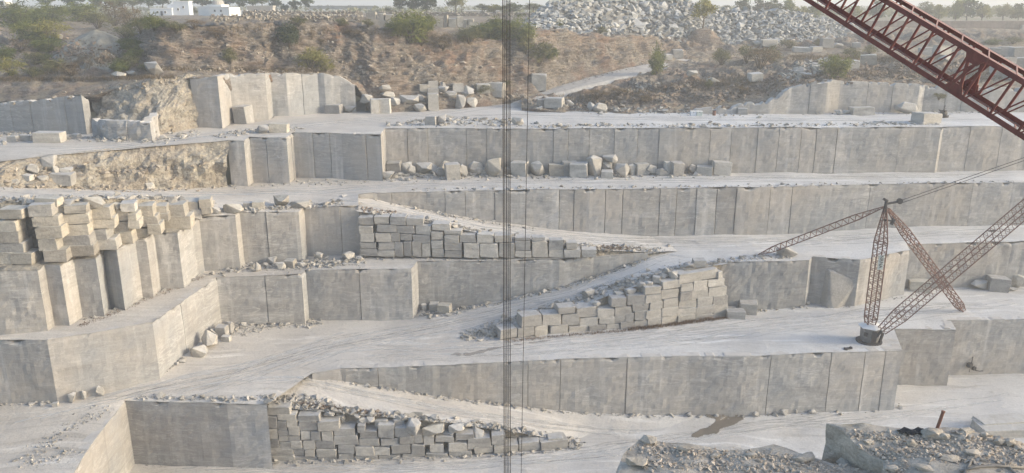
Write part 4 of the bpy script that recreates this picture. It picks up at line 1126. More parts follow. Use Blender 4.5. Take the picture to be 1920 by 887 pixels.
# ---------------------------------------------------------------- vegetation
def crown_mesh(name, seed, n, mat, clumps=14, leaf=.055, flat=1.0, feather=False, hollow=.25):
    """unit crown (about 1 wide, 1 high, base at z = 0) of many small leaf faces gathered in clumps, uneven outline"""
    rng = random.Random(seed); V, Fc, tt = [], [], []
    cs = []
    for i in range(clumps):
        while True:
            p = Vector((rng.uniform(-1, 1), rng.uniform(-1, 1), rng.uniform(-1, 1)))
            if hollow < p.length < 1: break
        p = p * .5 * rng.uniform(.62, .98)
        cs.append((p, rng.uniform(.09, .2), rng.random()))
    for i in range(n):
        c, r, tn = rng.choice(cs)
        d = Vector((rng.gauss(0, 1), rng.gauss(0, 1), rng.gauss(0, .75))) * r * .62
        p = c + d
        if feather: p.z += rng.uniform(-.05, .08)
        s = leaf * rng.uniform(.5, 1.3)
        ax = Vector((rng.gauss(0, 1), rng.gauss(0, 1), rng.gauss(0, .8))).normalized()
        bx = ax.cross(Vector((rng.gauss(0, 1), rng.gauss(0, 1), rng.gauss(0, 1)))).normalized()
        if feather: ax = ax * 1.9; bx = bx * .4
        p = Vector((p.x, p.y, p.z * flat + .5))
        k = len(V)
        V += [p - ax * s, p - bx * s * .6, p + ax * s, p + bx * s * .6]
        Fc.append((k, k + 1, k + 2, k + 3))
        t = min(1, max(0, tn * .6 + rng.gauss(.2, .16)))
        tt += [t] * 4
    zs = min(v.z for v in V)
    V = [Vector((v.x, v.y, max(0.0, v.z))) for v in V]
    me = bpy.data.meshes.new(name)
    me.from_pydata([tuple(v) for v in V], [], Fc)
    a = me.attributes.new('tint', 'FLOAT', 'POINT'); a.data.foreach_set('value', tt)
    me.materials.append(mat); return me
def tube(V, Fc, pts, radii, sides=6):
    ring = []
    for i, p in enumerate(pts):
        d = (pts[min(len(pts) - 1, i + 1)] - pts[max(0, i - 1)]).normalized()
        u = d.orthogonal().normalized(); w = d.cross(u)
        ring.append(len(V))
        for k in range(sides):
            a = 2 * math.pi * k / sides
            V.append(p + (u * math.cos(a) + w * math.sin(a)) * radii[i])
    for i in range(len(pts) - 1):
        for k in range(sides):
            Fc.append((ring[i] + k, ring[i] + (k + 1) % sides, ring[i + 1] + (k + 1) % sides, ring[i + 1] + k))
    for rg, rev in ((ring[0], True), (ring[-1], False)):
        f = tuple(rg + k for k in range(sides)); Fc.append(f[::-1] if rev else f)
def trunk_mesh(name, seed, limbs=6, h=.5, r=.035):
    """unit trunk: tapered stem with forking limbs reaching into the crown"""
    rng = random.Random(seed); V, Fc = [], []
    lean = Vector((rng.uniform(-.06, .06), rng.uniform(-.06, .06), 0))
    tube(V, Fc, [Vector((0, 0, -.06)), Vector((0, 0, h * .4)) + lean * .5, Vector((0, 0, h)) + lean], [r * 1.4, r, r * .7], 7)
    for i in range(limbs):
        a = i * 2.4 + rng.uniform(-.4, .4); z0 = h * rng.uniform(.45, 1.0)
        p0 = Vector((0, 0, z0)) + lean * (z0 / h)
        e = p0 + Vector((math.cos(a) * rng.uniform(.15, .36), math.sin(a) * rng.uniform(.15, .36), rng.uniform(.15, .4)))
        m = p0.lerp(e, .5) + Vector((0, 0, -.03))
        tube(V, Fc, [p0, m, e], [r * .6, r * .4, r * .12], 5)
    me = bpy.data.meshes.new(name); me.from_pydata([tuple(v) for v in V], [], Fc); me.materials.append(M['bark']); return me
def stems_mesh(name, seed, n=9):
    rng = random.Random(seed); V, Fc = [], []
    for i in range(n):
        a = i * 2.4; e = Vector((math.cos(a) * rng.uniform(.1, .4), math.sin(a) * rng.uniform(.1, .4), rng.uniform(.4, .85)))
        tube(V, Fc, [Vector((0, 0, -.1)), e * .5 + Vector((0, 0, .06)), e], [.02, .013, .005], 4)
    me = bpy.data.meshes.new(name); me.from_pydata([tuple(v) for v in V], [], Fc); me.materials.append(M['bark']); return me
CROWN = {
 'green': [crown_mesh('crown', 1 + i, 1500, M['green'], 20) for i in range(3)],
 'dark': [crown_mesh('crown', 11 + i, 1700, M['dark'], 22) for i in range(3)],
 'yellow': [crown_mesh('crown', 21 + i, 1400, M['yellow'], 18) for i in range(2)],
 'olive': [crown_mesh('crown', 31 + i, 1200, M['olive'], 18, feather=True) for i in range(3)]}
FOL = {
 'green': [crown_mesh('foliage', 41 + i, 2000, M['green'], 26, .05, feather=True, hollow=.1) for i in range(3)],
 'yellow': [crown_mesh('foliage', 51 + i, 1500, M['yellow'], 24, .042, feather=True, hollow=.1) for i in range(2)],
 'olive': [crown_mesh('foliage', 61 + i, 1300, M['olive'], 24, .042, feather=True, hollow=.1) for i in range(3)],
 'brush': [crown_mesh('foliage', 71 + i, 800, M['brush'], 20, .04, feather=True, hollow=.1) for i in range(2)],
 'round': [crown_mesh('foliage', 81, 2600, M['dark'], 60, .045, hollow=.3)]}
TRUNK = [trunk_mesh('trunk', 91 + i) for i in range(4)]
STEM = [stems_mesh('stem', 95 + i) for i in range(3)]
WORD = {'green': 'fresh green', 'dark': 'dark green', 'yellow': 'yellow-green', 'olive': 'dusty olive', 'brush': 'dry brown', 'round': 'round dark green'}
def child(name, me, par, loc=(0, 0, 0), sc=(1, 1, 1)):
    o = link(bpy.data.objects.new(name, me)); o.parent = par; o.location = loc; o.scale = sc; return o
def plants(lst, where, kind, group, seed, deep=1.0, Yfix=None):
    rng = random.Random(seed); n = {}
    for (cx, yb, w, h, col) in sorted(lst, key=lambda q: q[0]):
        p, nr = hit(cx, yb)
        if Yfix or p is None or p.y > 800: p = PY(cx, yb, Yfix or 300)
        t = p.y / ray(cx, yb).y
        W, H = w / F * t, h / F * t
        k = n.get(col, 0); n[col] = k + 1
        if kind == 'tree':
            o = empty('tree', p, rng.uniform(0, 6.28))
            child('trunk', rng.choice(TRUNK), o, (0, 0, 0), (W * .8, W * .8, H))
            child('crown', rng.choice(CROWN[col]), o, (0, 0, H * .16), (W, W * .9, H * .86))
            tag(o, f'{WORD[col]} tree, {ordinal(k)} of that colour {where}', 'tree', group)
        else:
            o = empty('shrub', p + Vector((0, 0, -.05 * H)), rng.uniform(0, 6.28))
            child('foliage', rng.choice(FOL[col]), o, (0, 0, 0), (W, W * deep, H))
            child('stem', rng.choice(STEM), o, (0, 0, 0), (W, W, H))
            tag(o, f'{WORD[col]} shrub, {ordinal(k)} of that colour {where}', 'shrub', group)
plants([(1318, 30, 34, 30, 'yellow'), (1392, 34, 34, 34, 'dark'), (1420, 36, 30, 34, 'dark'), (1448, 38, 42, 38, 'dark'), (1478, 40, 30, 38, 'green'), (1502, 42, 34, 30, 'yellow'), (1530, 40, 34, 34, 'green'), (1600, 42, 36, 32, 'yellow'), (1640, 42, 30, 38, 'dark'),
        (1735, 42, 32, 38, 'olive'), (1760, 43, 36, 34, 'yellow'), (1790, 43, 28, 40, 'green'), (1812, 43, 38, 44, 'dark'), (1840, 43, 38, 36, 'yellow'), (1880, 42, 40, 32, 'olive'), (1908, 43, 34, 34, 'dark'), (1360, 22, 24, 12, 'olive')],
       'along the far masonry wall', 'tree', 'trees beyond the far masonry wall', 1, Yfix=312)
plants([(750, 22, 26, 28, 'dark'), (775, 24, 30, 30, 'dark'), (800, 26, 46, 40, 'dark'), (856, 28, 46, 40, 'olive'), (730, 30, 20, 16, 'olive'), (905, 20, 30, 12, 'olive'), (960, 26, 44, 20, 'green'), (925, 28, 40, 20, 'yellow'), (1000, 24, 40, 18, 'olive')],
       'behind the stacked blocks above the cliff', 'tree', 'trees above the earth cliff', 2, Yfix=270)
plants([(342, 34, 22, 16, 'green'), (365, 32, 22, 18, 'olive'), (380, 16, 40, 26, 'dark'), (352, 12, 30, 16, 'green'), (425, 14, 34, 24, 'dark'), (450, 18, 34, 28, 'green'), (475, 14, 34, 24, 'green'), (492, 12, 24, 18, 'yellow'), (518, 20, 26, 26, 'dark'), (535, 26, 20, 18, 'dark'), (555, 22, 26, 22, 'dark'),
        (578, 18, 24, 22, 'dark'), (280, 16, 34, 24, 'green'), (305, 14, 30, 20, 'dark'), (250, 22, 46, 30, 'olive'), (215, 24, 50, 34, 'yellow'), (180, 18, 40, 26, 'green'), (140, 16, 44, 24, 'dark'), (90, 14, 40, 22, 'green')],
       'around the white shrine and house', 'tree', 'trees around the white buildings', 3, Yfix=300)
plants([(40, 52, 90, 44, 'green'), (95, 44, 80, 40, 'green'), (150, 40, 70, 38, 'green'), (30, 34, 60, 30, 'olive'), (60, 78, 70, 42, 'green'), (96, 74, 70, 40, 'yellow'), (185, 54, 64, 36, 'olive'), (215, 48, 70, 46, 'brush'), (245, 52, 60, 40, 'brush'), (238, 76, 50, 34, 'olive'),
        (265, 62, 60, 34, 'olive'), (290, 55, 50, 28, 'green'), (246, 96, 50, 28, 'green'), (90, 96, 66, 30, 'green'), (40, 98, 50, 26, 'brush'), (262, 104, 50, 26, 'olive'), (255, 112, 50, 24, 'green'), (20, 142, 56, 38, 'yellow'), (62, 145, 40, 22, 'olive'), (100, 138, 56, 30, 'olive'), (135, 142, 50, 26, 'brush'),
        (228, 136, 40, 24, 'green'), (240, 128, 56, 26, 'olive'), (70, 120, 50, 24, 'olive'), (10, 112, 40, 26, 'green'), (275, 132, 40, 16, 'olive'), (88, 116, 30, 18, 'green')],
       'on the scrubby western hillside', 'shrub', 'shrubs on the western hillside', 4)
plants([(543, 84, 44, 44, 'round'), (582, 128, 60, 42, 'yellow'), (608, 132, 44, 24, 'yellow'), (585, 72, 18, 16, 'brush'), (602, 84, 16, 14, 'brush'), (430, 116, 36, 30, 'olive'), (405, 70, 50, 20, 'brush'), (330, 60, 50, 22, 'olive'), (365, 52, 44, 18, 'brush'), (770, 78, 76, 62, 'green'), (745, 66, 40, 34, 'green'), (800, 58, 44, 34, 'green'),
        (830, 92, 60, 30, 'brush'), (880, 80, 70, 30, 'olive'), (930, 74, 80, 46, 'green'), (975, 76, 60, 44, 'green'), (985, 96, 40, 40, 'olive'), (900, 70, 70, 24, 'green'), (1012, 118, 54, 42, 'olive'), (1030, 110, 36, 26, 'green'), (790, 84, 50, 20, 'brush'), (690, 50, 26, 16, 'olive'), (640, 48, 30, 16, 'olive'), (560, 48, 40, 18, 'olive'),
        (660, 70, 40, 18, 'brush'), (905, 175, 34, 18, 'olive'), (945, 165, 30, 16, 'olive'), (1050, 50, 18, 12, 'green'), (1125, 62, 34, 14, 'olive')], 'along the earth cliff', 'shrub', 'shrubs along the earth cliff', 5)
plants([(1232, 138, 34, 52, 'green'), (1352, 122, 44, 34, 'olive'), (1425, 128, 76, 46, 'brush'), (1445, 118, 44, 36, 'olive'), (1400, 116, 44, 34, 'olive'), (1565, 146, 52, 46, 'green'), (1548, 140, 34, 28, 'olive'), (1330, 168, 24, 22, 'olive'), (1120, 184, 50, 18, 'brush'), (1160, 178, 44, 16, 'brush'), (1210, 190, 40, 14, 'brush'),
        (1600, 110, 44, 22, 'olive'), (1630, 100, 34, 18, 'olive'), (1480, 90, 40, 16, 'olive'), (1540, 86, 34, 14, 'olive'), (1390, 176, 34, 18, 'brush'), (1760, 186, 30, 14, 'olive'), (1900, 82, 40, 14, 'olive'), (1860, 84, 34, 12, 'green')], 'beyond the spur road', 'shrub', 'shrubs beyond the spur road', 6)
# small tree on the knoll between the two heaps
p, nr = hit(1318, 62)
o = empty('tree', PY(1318, 50, 207)); child('trunk', TRUNK[2], o, sc=(4.5, 4.5, 7)); child('crown', CROWN['yellow'][0], o, (0, 0, 1.6), (6, 5, 5.4))
tag(o, 'small bare-trunked tree standing on the knoll between both waste heaps', 'tree')
# knoll of red earth it stands on
kn = [[PY(x, y, 203) for x, y in ((1255, 108), (1290, 106), (1330, 104), (1365, 100))], [PY(x, y, 205) for x, y in ((1285, 76), (1302, 60), (1330, 58), (1350, 74))], [PY(x, y, 212) for x, y in ((1288, 70), (1304, 50), (1330, 50), (1348, 70))]]
loft('earth_knoll', kn, M['soil'], .8, amps=[.3, .7, .3], freq=.3, turb=.6)
# far woodland that reads as one mass
rng = random.Random(77)
V, Fc, tt = [], [], []
for i in range(2600):
    Y = 340 * (1600 / 340) ** rng.random() ** .8
    X = rng.uniform(-.75, .75) * Y
    if noise.noise(Vector((X * .012, Y * .008, 2))) < -.08: continue
    h = rng.uniform(2.5, 5.0); w = rng.uniform(3, 7); tn = rng.random()
    c = Vector((X, Y, -6.1))
    for k in range(16):
        q = c + Vector((rng.gauss(0, w * .3), rng.gauss(0, w * .3), h * rng.uniform(.15, 1)))
        s = w * rng.uniform(.10, .24); a = rng.uniform(0, 3.14)
        u = Vector((math.cos(a), math.sin(a), rng.uniform(-.3, .3))) * s; v = Vector((rng.uniform(-.3, .3), rng.uniform(-.3, .3), 1)) * s * .7
        b = len(V); V += [q - u, q - v, q + u, q + v]; Fc.append((b, b + 1, b + 2, b + 3)); tt += [min(1, max(0, tn + rng.gauss(0, .12)))] * 4
tag(mesh_obj('far_woods', V, Fc, M['olive'], attrs={'tint': tt}), kind='stuff')
hill = [[Vector((x, 5200, -8)) for x in range(-3600, 700, 300)], [Vector((x, 5600, 4 + 26 * max(0, 1 - ((x + 1300) / 2000) ** 2) + 4 * math.sin(x * .004))) for x in range(-3600, 700, 300)], [Vector((x, 6200, -8)) for x in range(-3600, 700, 300)]]
loft('hills', hill, M['plain'], 120, amps=[0, 3, 0], freq=.004, register=False)

# dry weeds
def blades(name, mat, lines, seed):
    rng = random.Random(seed); V, Fc, tt = [], [], []
    for pl, n, hw, h0, h1 in lines:
        for _ in range(n):
            k = rng.randrange(len(pl) - 1); f = rng.random(); a, b = pl[k], pl[k + 1]
            p, nr = hit(a[0] + (b[0] - a[0]) * f + rng.gauss(0, hw), a[1] + (b[1] - a[1]) * f + rng.gauss(0, hw * .4))
            if p is None or nr.z < .3: continue
            for j in range(5):
                h = rng.uniform(h0, h1); an = rng.uniform(0, 6.28); d = Vector((math.cos(an), math.sin(an), 0))
                q = p + Vector((rng.gauss(0, .12), rng.gauss(0, .12), -.03)); wv = Vector((-d.y, d.x, 0)) * .02
                b0 = len(V); V += [q - wv, q + wv, q + d * h * .4 + Vector((0, 0, h))]; Fc.append((b0, b0 + 1, b0 + 2)); tt += [rng.random()] * 3
    tag(mesh_obj(name, V, Fc, mat, attrs={'tint': tt}), kind='stuff')
rustleaf = mat_leaf('rusty_weed', (.11, .062, .035), (.19, .115, .065), (.28, .19, .115))
blades('dry_weeds', rustleaf, [([(950, 640), (1100, 626), (1215, 617), (1360, 596)], 420, 3, .12, .4), ([(1180, 618), (1360, 596)], 520, 3, .15, .5), ([(560, 758), (720, 778)], 500, 4, .1, .35), ([(1115, 466), (1180, 466)], 300, 4, .1, .4), ([(1050, 826), (1080, 832)], 120, 4, .2, .5), ([(150, 612), (380, 520)], 160, 4, .1, .3)], 1)
blades('dry_grass', M['brush'], [([(0, 150), (150, 150), (330, 145)], 900, 5, .2, .7), ([(300, 130), (640, 134)], 900, 5, .2, .7), ([(400, 60), (700, 60), (900, 80)], 1200, 14, .3, .9), ([(1050, 190), (1300, 160), (1420, 150)], 1300, 16, .3, .9), ([(1480, 108), (1680, 112)], 900, 8, .3, .9), ([(1560, 140), (1900, 140)], 700, 12, .3, .8), ([(60, 130), (230, 110)], 800, 18, .3, .8)], 2)

# ---------------------------------------------------------------- boxes and bars
def boxes(L):
    """list of (centre, size, rz) -> verts, faces"""
    V, Fc = [], []
    for c, s, rz in L:
        k = len(V); ca, sa = math.cos(rz), math.sin(rz)
        for dz in (-.5, .5):
            for dx, dy in ((-.5, -.5), (.5, -.5), (.5, .5), (-.5, .5)):
                x, y = dx * s[0], dy * s[1]
                V.append(Vector((c[0] + x * ca - y * sa, c[1] + x * sa + y * ca, c[2] + dz * s[2])))
        Fc += [(k + 3, k + 2, k + 1, k), (k + 4, k + 5, k + 6, k + 7)] + [(k + i, k + (i + 1) % 4, k + 4 + (i + 1) % 4, k + 4 + i) for i in range(4)]
    return V, Fc
def bar(V, Fc, a, b, w, t=None, up=Vector((0, 0, 1))):
    t = t or w; d = (b - a).normalized()
    u = d.cross(up)
    u = u.normalized() if u.length > 1e-4 else d.orthogonal().normalized()
    v = u.cross(d)
    k = len(V)
    for p in (a, b):
        for su, sv in ((-1, -1), (1, -1), (1, 1), (-1, 1)): V.append(p + u * su * w / 2 + v * sv * t / 2)
    Fc += [(k + 3, k + 2, k + 1, k), (k + 4, k + 5, k + 6, k + 7)] + [(k + i, k + (i + 1) % 4, k + 4 + (i + 1) % 4, k + 4 + i) for i in range(4)]
def bx(name, L, mat, par=None):
    V, Fc = boxes(L); return mesh_obj(name, V, Fc, mat, par)

# ---------------------------------------------------------------- buildings and walls on the plain
def place_building(name, x, yb, Y, label, cat='building', rz=0):
    p = PY(x, yb, Y); o = empty(name, p, rz); tag(o, label, cat); return o, Y / ray(x, yb).y / F
def scal(L, k):
    return [((c[0] * k, c[1] * k, c[2] * k), (s[0] * k, s[1] * k, s[2] * k), rz) for c, s, rz in L]
o, k = place_building('shrine', 404, 30, 250, 'white limewashed shrine with a ribbed grey dome and stepped walls', 'shrine', -.25)
bx('wall', scal([((-18, 12, 8), (34, 26, 17), 0), ((16, 6, 8), (44, 36, 15.6), 0), ((1, 10, 18), (30, 24, 5), 0)], k), M['white'], o)
bx('parapet', scal([((-18, -1.6, 17), (34.6, 1.2, 1.2), 0), ((16, -12.6, 16.2), (44.6, 1.2, 1.2), 0)], k), M['white'], o)
bx('plinth', scal([((16, -14, -1), (26, 6, 5), 0), ((16, -18, -3), (14, 6, 4), 0)], k), M['white'], o)
for wx in (8, 21):
    w_ = bx('window', scal([((wx, -12.2, 9.5), (4.2, .8, 4), 0)], k), M['cement'], o)
    bx('pane', scal([((wx, -12.75, 9.5), (2.6, .4, 2.6), 0)], k), M['glass'], w_)
V, Fc = [], []
for j in range(9):
    a = j / 8 * math.pi / 2; r = 10.5 * math.cos(a) + .02; z = 22.5 + 9 * math.sin(a)
    for i in range(40):
        th = 2 * math.pi * i / 40; rr_ = r * (1 + (.05 if i % 2 else -.02))
        V.append(Vector((1 + rr_ * math.cos(th), 10 + rr_ * math.sin(th), z)) * k)
for j in range(8):
    for i in range(40): Fc.append((j * 40 + i, j * 40 + (i + 1) % 40, (j + 1) * 40 + (i + 1) % 40, (j + 1) * 40 + i))
mesh_obj('dome', V, Fc, M['cement'], o)
V, Fc = [], []
tube(V, Fc, [Vector((1, 10, 20)) * k, Vector((1, 10, 22.6)) * k], [11.5 * k, 11.5 * k], 24); mesh_obj('drum', V, Fc, M['cement'], o)
V, Fc = [], []
tube(V, Fc, [Vector((1, 10, 31)) * k, Vector((1, 10, 36)) * k], [1.2 * k, .2 * k], 8); mesh_obj('finial', V, Fc, M['cement'], o)
o, k = place_building('white_house', 322, 28, 280, 'white flat-roofed house with a taller bluish block behind trees', 'house', .05)
bx('wall', scal([((-18, 8, 5), (40, 22, 13), 0), ((18, 14, 11), (28, 22, 26), 0), ((0, 14, 9), (16, 20, 20), 0)], k), M['bluewash'], o)
bx('roof', scal([((-18, 8, 12), (42, 24, 1.4), 0), ((18, 14, 24.6), (30, 24, 1.4), 0)], k), M['white'], o)
for wx, wz, wy in ((-24, 5, -3.2), (-10, 5, -3.2), (12, 10, 2.8), (22, 14, 2.8)):
    w_ = bx('window', scal([((wx, wy, wz), (4.4, .8, 5), 0)], k), M['white'], o); bx('pane', scal([((wx, wy - .6, wz), (3, .4, 3.6), 0)], k), M['glass'], w_)
bx('door', scal([((-17, -3.3, 3), (4, .6, 8), 0)], k), M['glass'], o)
o, k = place_building('farm_shed', 488, 22, 262, 'low flat stone shed with a pale parapet beside the shrine', 'shed')
bx('wall', scal([((0, 8, 3), (48, 18, 10), 0)], k), M['cement'], o); bx('parapet', scal([((0, 8, 9.4), (50, 20, 3.4), 0)], k), M['cement'], o)
bx('door', scal([((-8, -1.4, 1), (6, .8, 6), 0)], k), M['glass'], o)
bx('annex', scal([((-30, 2, -1), (14, 12, 8), 0)], k), M['white'], o)
o, k = place_building('white_hut', 2, 13, 225, 'white hut with a grey window cut by the frame edge', 'hut')
bx('wall', scal([((-8, 10, 7), (36, 20, 18), 0)], k), M['white'], o); bx('roof', scal([((-8, 10, 16.8), (38, 22, 1.6), 0)], k), M['white'], o)
w_ = bx('window', scal([((3, -.5, 7), (9, .8, 9), 0)], k), M['bluewash'], o); bx('pane', scal([((3, -1.1, 7), (7, .4, 7), 0)], k), M['steel'], w_)
o, k = place_building('low_shed', 905, 26, 290, 'long low pale shed far behind the block wall', 'shed')
bx('wall', scal([((0, 4, 2), (70, 12, 7), 0)], k), M['cement'], o); bx('roof', scal([((0, 4, 6.2), (73, 14, 1.4), 0)], k), M['white'], o)
for dx in (-22, 0, 22): bx('door', scal([((dx, -2.3, 1.2), (6, .6, 5), 0)], k), M['glass'], o)
o, k = place_building('flat_roof_house', 640, 16, 520, 'far grey flat-roofed house low on the hazy plain', 'house')
bx('wall', scal([((0, 4, 1.5), (120, 12, 5), 0)], k), M['steel'], o); bx('roof', scal([((0, 4, 4.4), (124, 14, 1), 0)], k), M['darksteel'], o)
for dx in (-40, -15, 10, 35): bx('window', scal([((dx, -2.2, 1.8), (6, .6, 2), 0)], k), M['glass'], o)
# dry-stone boundary wall along the cliff: stones laid in a long ragged wall
def rubble_wall(name, pts, Ys, hpx, label, mat, seed, size=(.35, .7)):
    rng = random.Random(seed); s = Scatter()
    P = [PY(x, y, Y) for (x, y), Y in zip(pts, Ys)]
    core_v, core_f = [], []
    P = [q - Vector((0, 0, .35)) for q in P]
    for a, b in zip(P[:-1], P[1:]):
        h = hpx / F * a.y
        L = (b - a).length
        n = int(L * h / .16)
        V0, F0 = boxes([((0, 0, 0), (L, .5, h * .86), 0)])
        dirn = (b - a).normalized(); nn = Vector((dirn.y, -dirn.x, 0)).normalized()
        kk = len(core_v)
        for v in V0: core_v.append((a + b) / 2 + dirn * v.x + nn * v.y + Vector((0, 0, v.z + h * .43)))
        core_f += [tuple(i + kk for i in f) for f in F0]
        for _ in range(n):
            f = rng.random(); z = rng.uniform(0, h) * (1 + .1 * noise.noise(Vector((f * L * .3, seed, 0))))
            s.add(a.lerp(b, f) + nn * rng.uniform(.1, .38) + Vector((0, 0, z)), rng.uniform(*size), rng)
    kk = len(s.V)
    s.V += [tuple(v) for v in core_v]; s.Fc += [tuple(i + kk for i in f) for f in core_f]; s.t += [.2] * len(core_v)
    o = mesh_obj(name, s.V, s.Fc, mat, attrs={'tint': s.t}); tag(o, label, 'wall')
stonew = mat_rubble('boundary_stone', (.16, .14, .12), (.52, .48, .42))
rubble_wall('stone_wall', [(395, 38), (450, 38), (520, 37), (600, 38), (690, 40)], [152, 154, 157, 159, 161], 13, 'ragged dry-stone wall along the cliff edge below the shrine', stonew, 1)
rubble_wall('stone_wall', [(455, 26), (560, 27), (680, 27)], [190, 192, 195], 9, 'pale dry-stone field wall behind the cliff edge wall', stonew, 2)
rubble_wall('stone_wall', [(690, 26), (800, 27), (1000, 29)], [230, 232, 236], 7, 'long low stone wall behind the cliff-top blocks', stonew, 3)
o = empty('masonry_wall', PY(1740, 59, 262)); tag(o, 'long brown masonry wall in front of the far trees', 'wall')
k = 262 / F / 1.03
bx('masonry', [((0, 0, 1.0), (72, .6, 4.4), .02)], M['brownwall'], o)
bx('coping', [((0, 0, 3.28), (72.4, .8, .16), .02)], M['cement'], o)
bx('pier', [((31, -.8, .6), (4.5, 1.2, 3.0), .02)], M['cement'], o)
# blocks set down on the cliff edge
def edge_blocks(rects, Y, where, group, seed):
    rng = random.Random(seed)
    for n, (x0, y0, x1, y1) in enumerate(sorted(rects)):
        p = PY((x0 + x1) / 2, y1, Y); t = Y / ray(x0, y1).y / F
        o = rock('quarry_block', rng.choice(BLOCKS['warm']), p, ((x1 - x0) * t, 1.6, (y1 - y0) * t), rng.uniform(-.15, .15))
        tag(o, f'buff block, {ordinal(n)} {where}', 'stone block', group)
edge_blocks([(688, 24, 706, 36), (684, 36, 712, 52), (713, 26, 722, 39), (723, 28, 738, 39), (711, 38, 726, 50), (727, 38, 740, 50)], 166, 'from the shrine side in the cliff-edge pile', 'blocks piled on the cliff edge', 3)
edge_blocks([(806, 40, 818, 52), (820, 34, 832, 52), (834, 30, 840, 52), (842, 36, 856, 52), (857, 32, 868, 52), (870, 38, 876, 52), (878, 36, 888, 46), (880, 42, 895, 52)], 172, 'along the upright blocks on the cliff edge', 'upright blocks on the cliff edge', 4)
for x, yb, h in ((866, 24, 16), (1430, 38, 30), (952, 12, 10)):
    p = PY(x, yb, 285); V, Fc = [], []; t = 285 / 1.03 / F
    tube(V, Fc, [Vector((0, 0, -.5)), Vector((0, 0, h * t))], [.16, .10], 6); bar(V, Fc, Vector((-.8, 0, h * t * .9)), Vector((.8, 0, h * t * .9)), .1)
    o = mesh_obj('utility_pole', V, Fc, M['bark']); o.location = p
    tag(o, {866: 'thin utility pole beside the bare cliff-top tree', 1430: 'thin utility pole among trees behind the smaller heap', 952: 'thin utility pole far behind the hoist ropes'}[x], 'pole')

# ---------------------------------------------------------------- far stiff-leg derrick
def lattice(name, p0, p1, w0, wm, w1, par, mat, nb=16, chord=.1, lace=.06, f0=.12, f1=.88, up=Vector((0, 0, 1))):
    V, Fc = [], []
    d = (p1 - p0).normalized(); u = d.cross(up)
    u = u.normalized() if u.length > .2 else d.cross(Vector((0, 1, 0))).normalized()
    v = u.cross(d); L = (p1 - p0).length
    def wid(f): return w0 + (wm - w0) * f / f0 if f < f0 else w1 + (wm - w1) * (1 - f) / (1 - f1) if f > f1 else wm
    fs = sorted({0, f0, f1, 1} | {i / nb for i in range(nb + 1)})
    def c(i, f):
        s = ((-1, -1), (1, -1), (1, 1), (-1, 1))[i]; h = wid(f) / 2
        return p0 + d * (L * f) + u * s[0] * h + v * s[1] * h
    for i in range(4):
        for a, b in zip(fs[:-1], fs[1:]): bar(V, Fc, c(i, a), c(i, b), chord)
        j = (i + 1) % 4
        for q, (a, b) in enumerate(zip(fs[:-1], fs[1:])):
            m = (a + b) / 2
            bar(V, Fc, c(i, a), c(j, m), lace); bar(V, Fc, c(j, m), c(i, b), lace)
    return mesh_obj(name, V, Fc, mat, par)
cb, nr = hit(1629, 640)
dr = empty('derrick_crane', cb)
tag(dr, 'faded red stiff-leg derrick with lattice legs and grey cabin on the bench edge', 'derrick')
inv = Vector(cb)
t = cb.y / ray(1629, 640).y / F
hz = lambda y: zat(y, cb.y)
zr = hz(609); zt = hz(392)
mb = Vector((PY(1631, 609, cb.y + .2).x, cb.y + .2, zr)); mt = Vector((mb.x, mb.y, zt))
lm, _ = hit(1422, 478); rm, _ = hit(1806, 583)
tip = PY(2105, 237, cb.y - 3); bp = PY(1653, 620, cb.y - 1.2)
L_ = lambda p: p - inv
lattice('mast', L_(mb), L_(mt), .85, 1.1, .25, dr, M['oldred'], 17, .11, .055, .06, .72)
lattice('stiff_leg', L_(lm), L_(mt + Vector((-.2, 0, .2))), .12, .72, .12, dr, M['oldred'], 20, .095, .05, .15, .8)
lattice('stiff_leg', L_(rm), L_(mt + Vector((.3, 0, 0))), .4, .8, .2, dr, M['oldred'], 22, .095, .05, .06, .8)
lattice('boom', L_(bp), L_(tip), .8, 1.3, .5, dr, M['oldred'], 34, .09, .045, .08, .9)
V, Fc = [], []
tube(V, Fc, [L_(mt) + Vector((0, 0, -.4)), L_(mt) + Vector((0, 0, 1.0))], [.22, .16], 10)
tube(V, Fc, [L_(mt) + Vector((-.1, 0, .55)), L_(mt) + Vector((1.6, 0, .85))], [.14, .14], 8)
tube(V, Fc, [L_(mt) + Vector((-.35, 0, 1.15)), L_(mt) + Vector((.15, 0, .9))], [.16, .16], 8)
bar(V, Fc, L_(mt) + Vector((0, 0, -1.3)), L_(mt) + Vector((1.1, 0, -1.5)), .18); bar(V, Fc, L_(mt) + Vector((.9, 0, -1.9)), L_(mt) + Vector((1.2, 0, -1.2)), .3)
tube(V, Fc, [L_(mt) + Vector((1.55, -.12, .88)), L_(mt) + Vector((1.55, .12, .88))], [.34, .34], 14)
mesh_obj('mast_head', V, Fc, M['darksteel'], dr)
V, Fc = [], []
for dz in (.95, .6): tube(V, Fc, [L_(mt) + Vector((1.6, 0, dz)), L_(tip) + Vector((0, 0, dz - .6))], [.035, .035], 5)
mesh_obj('boom_rope', V, Fc, M['rope'], dr)
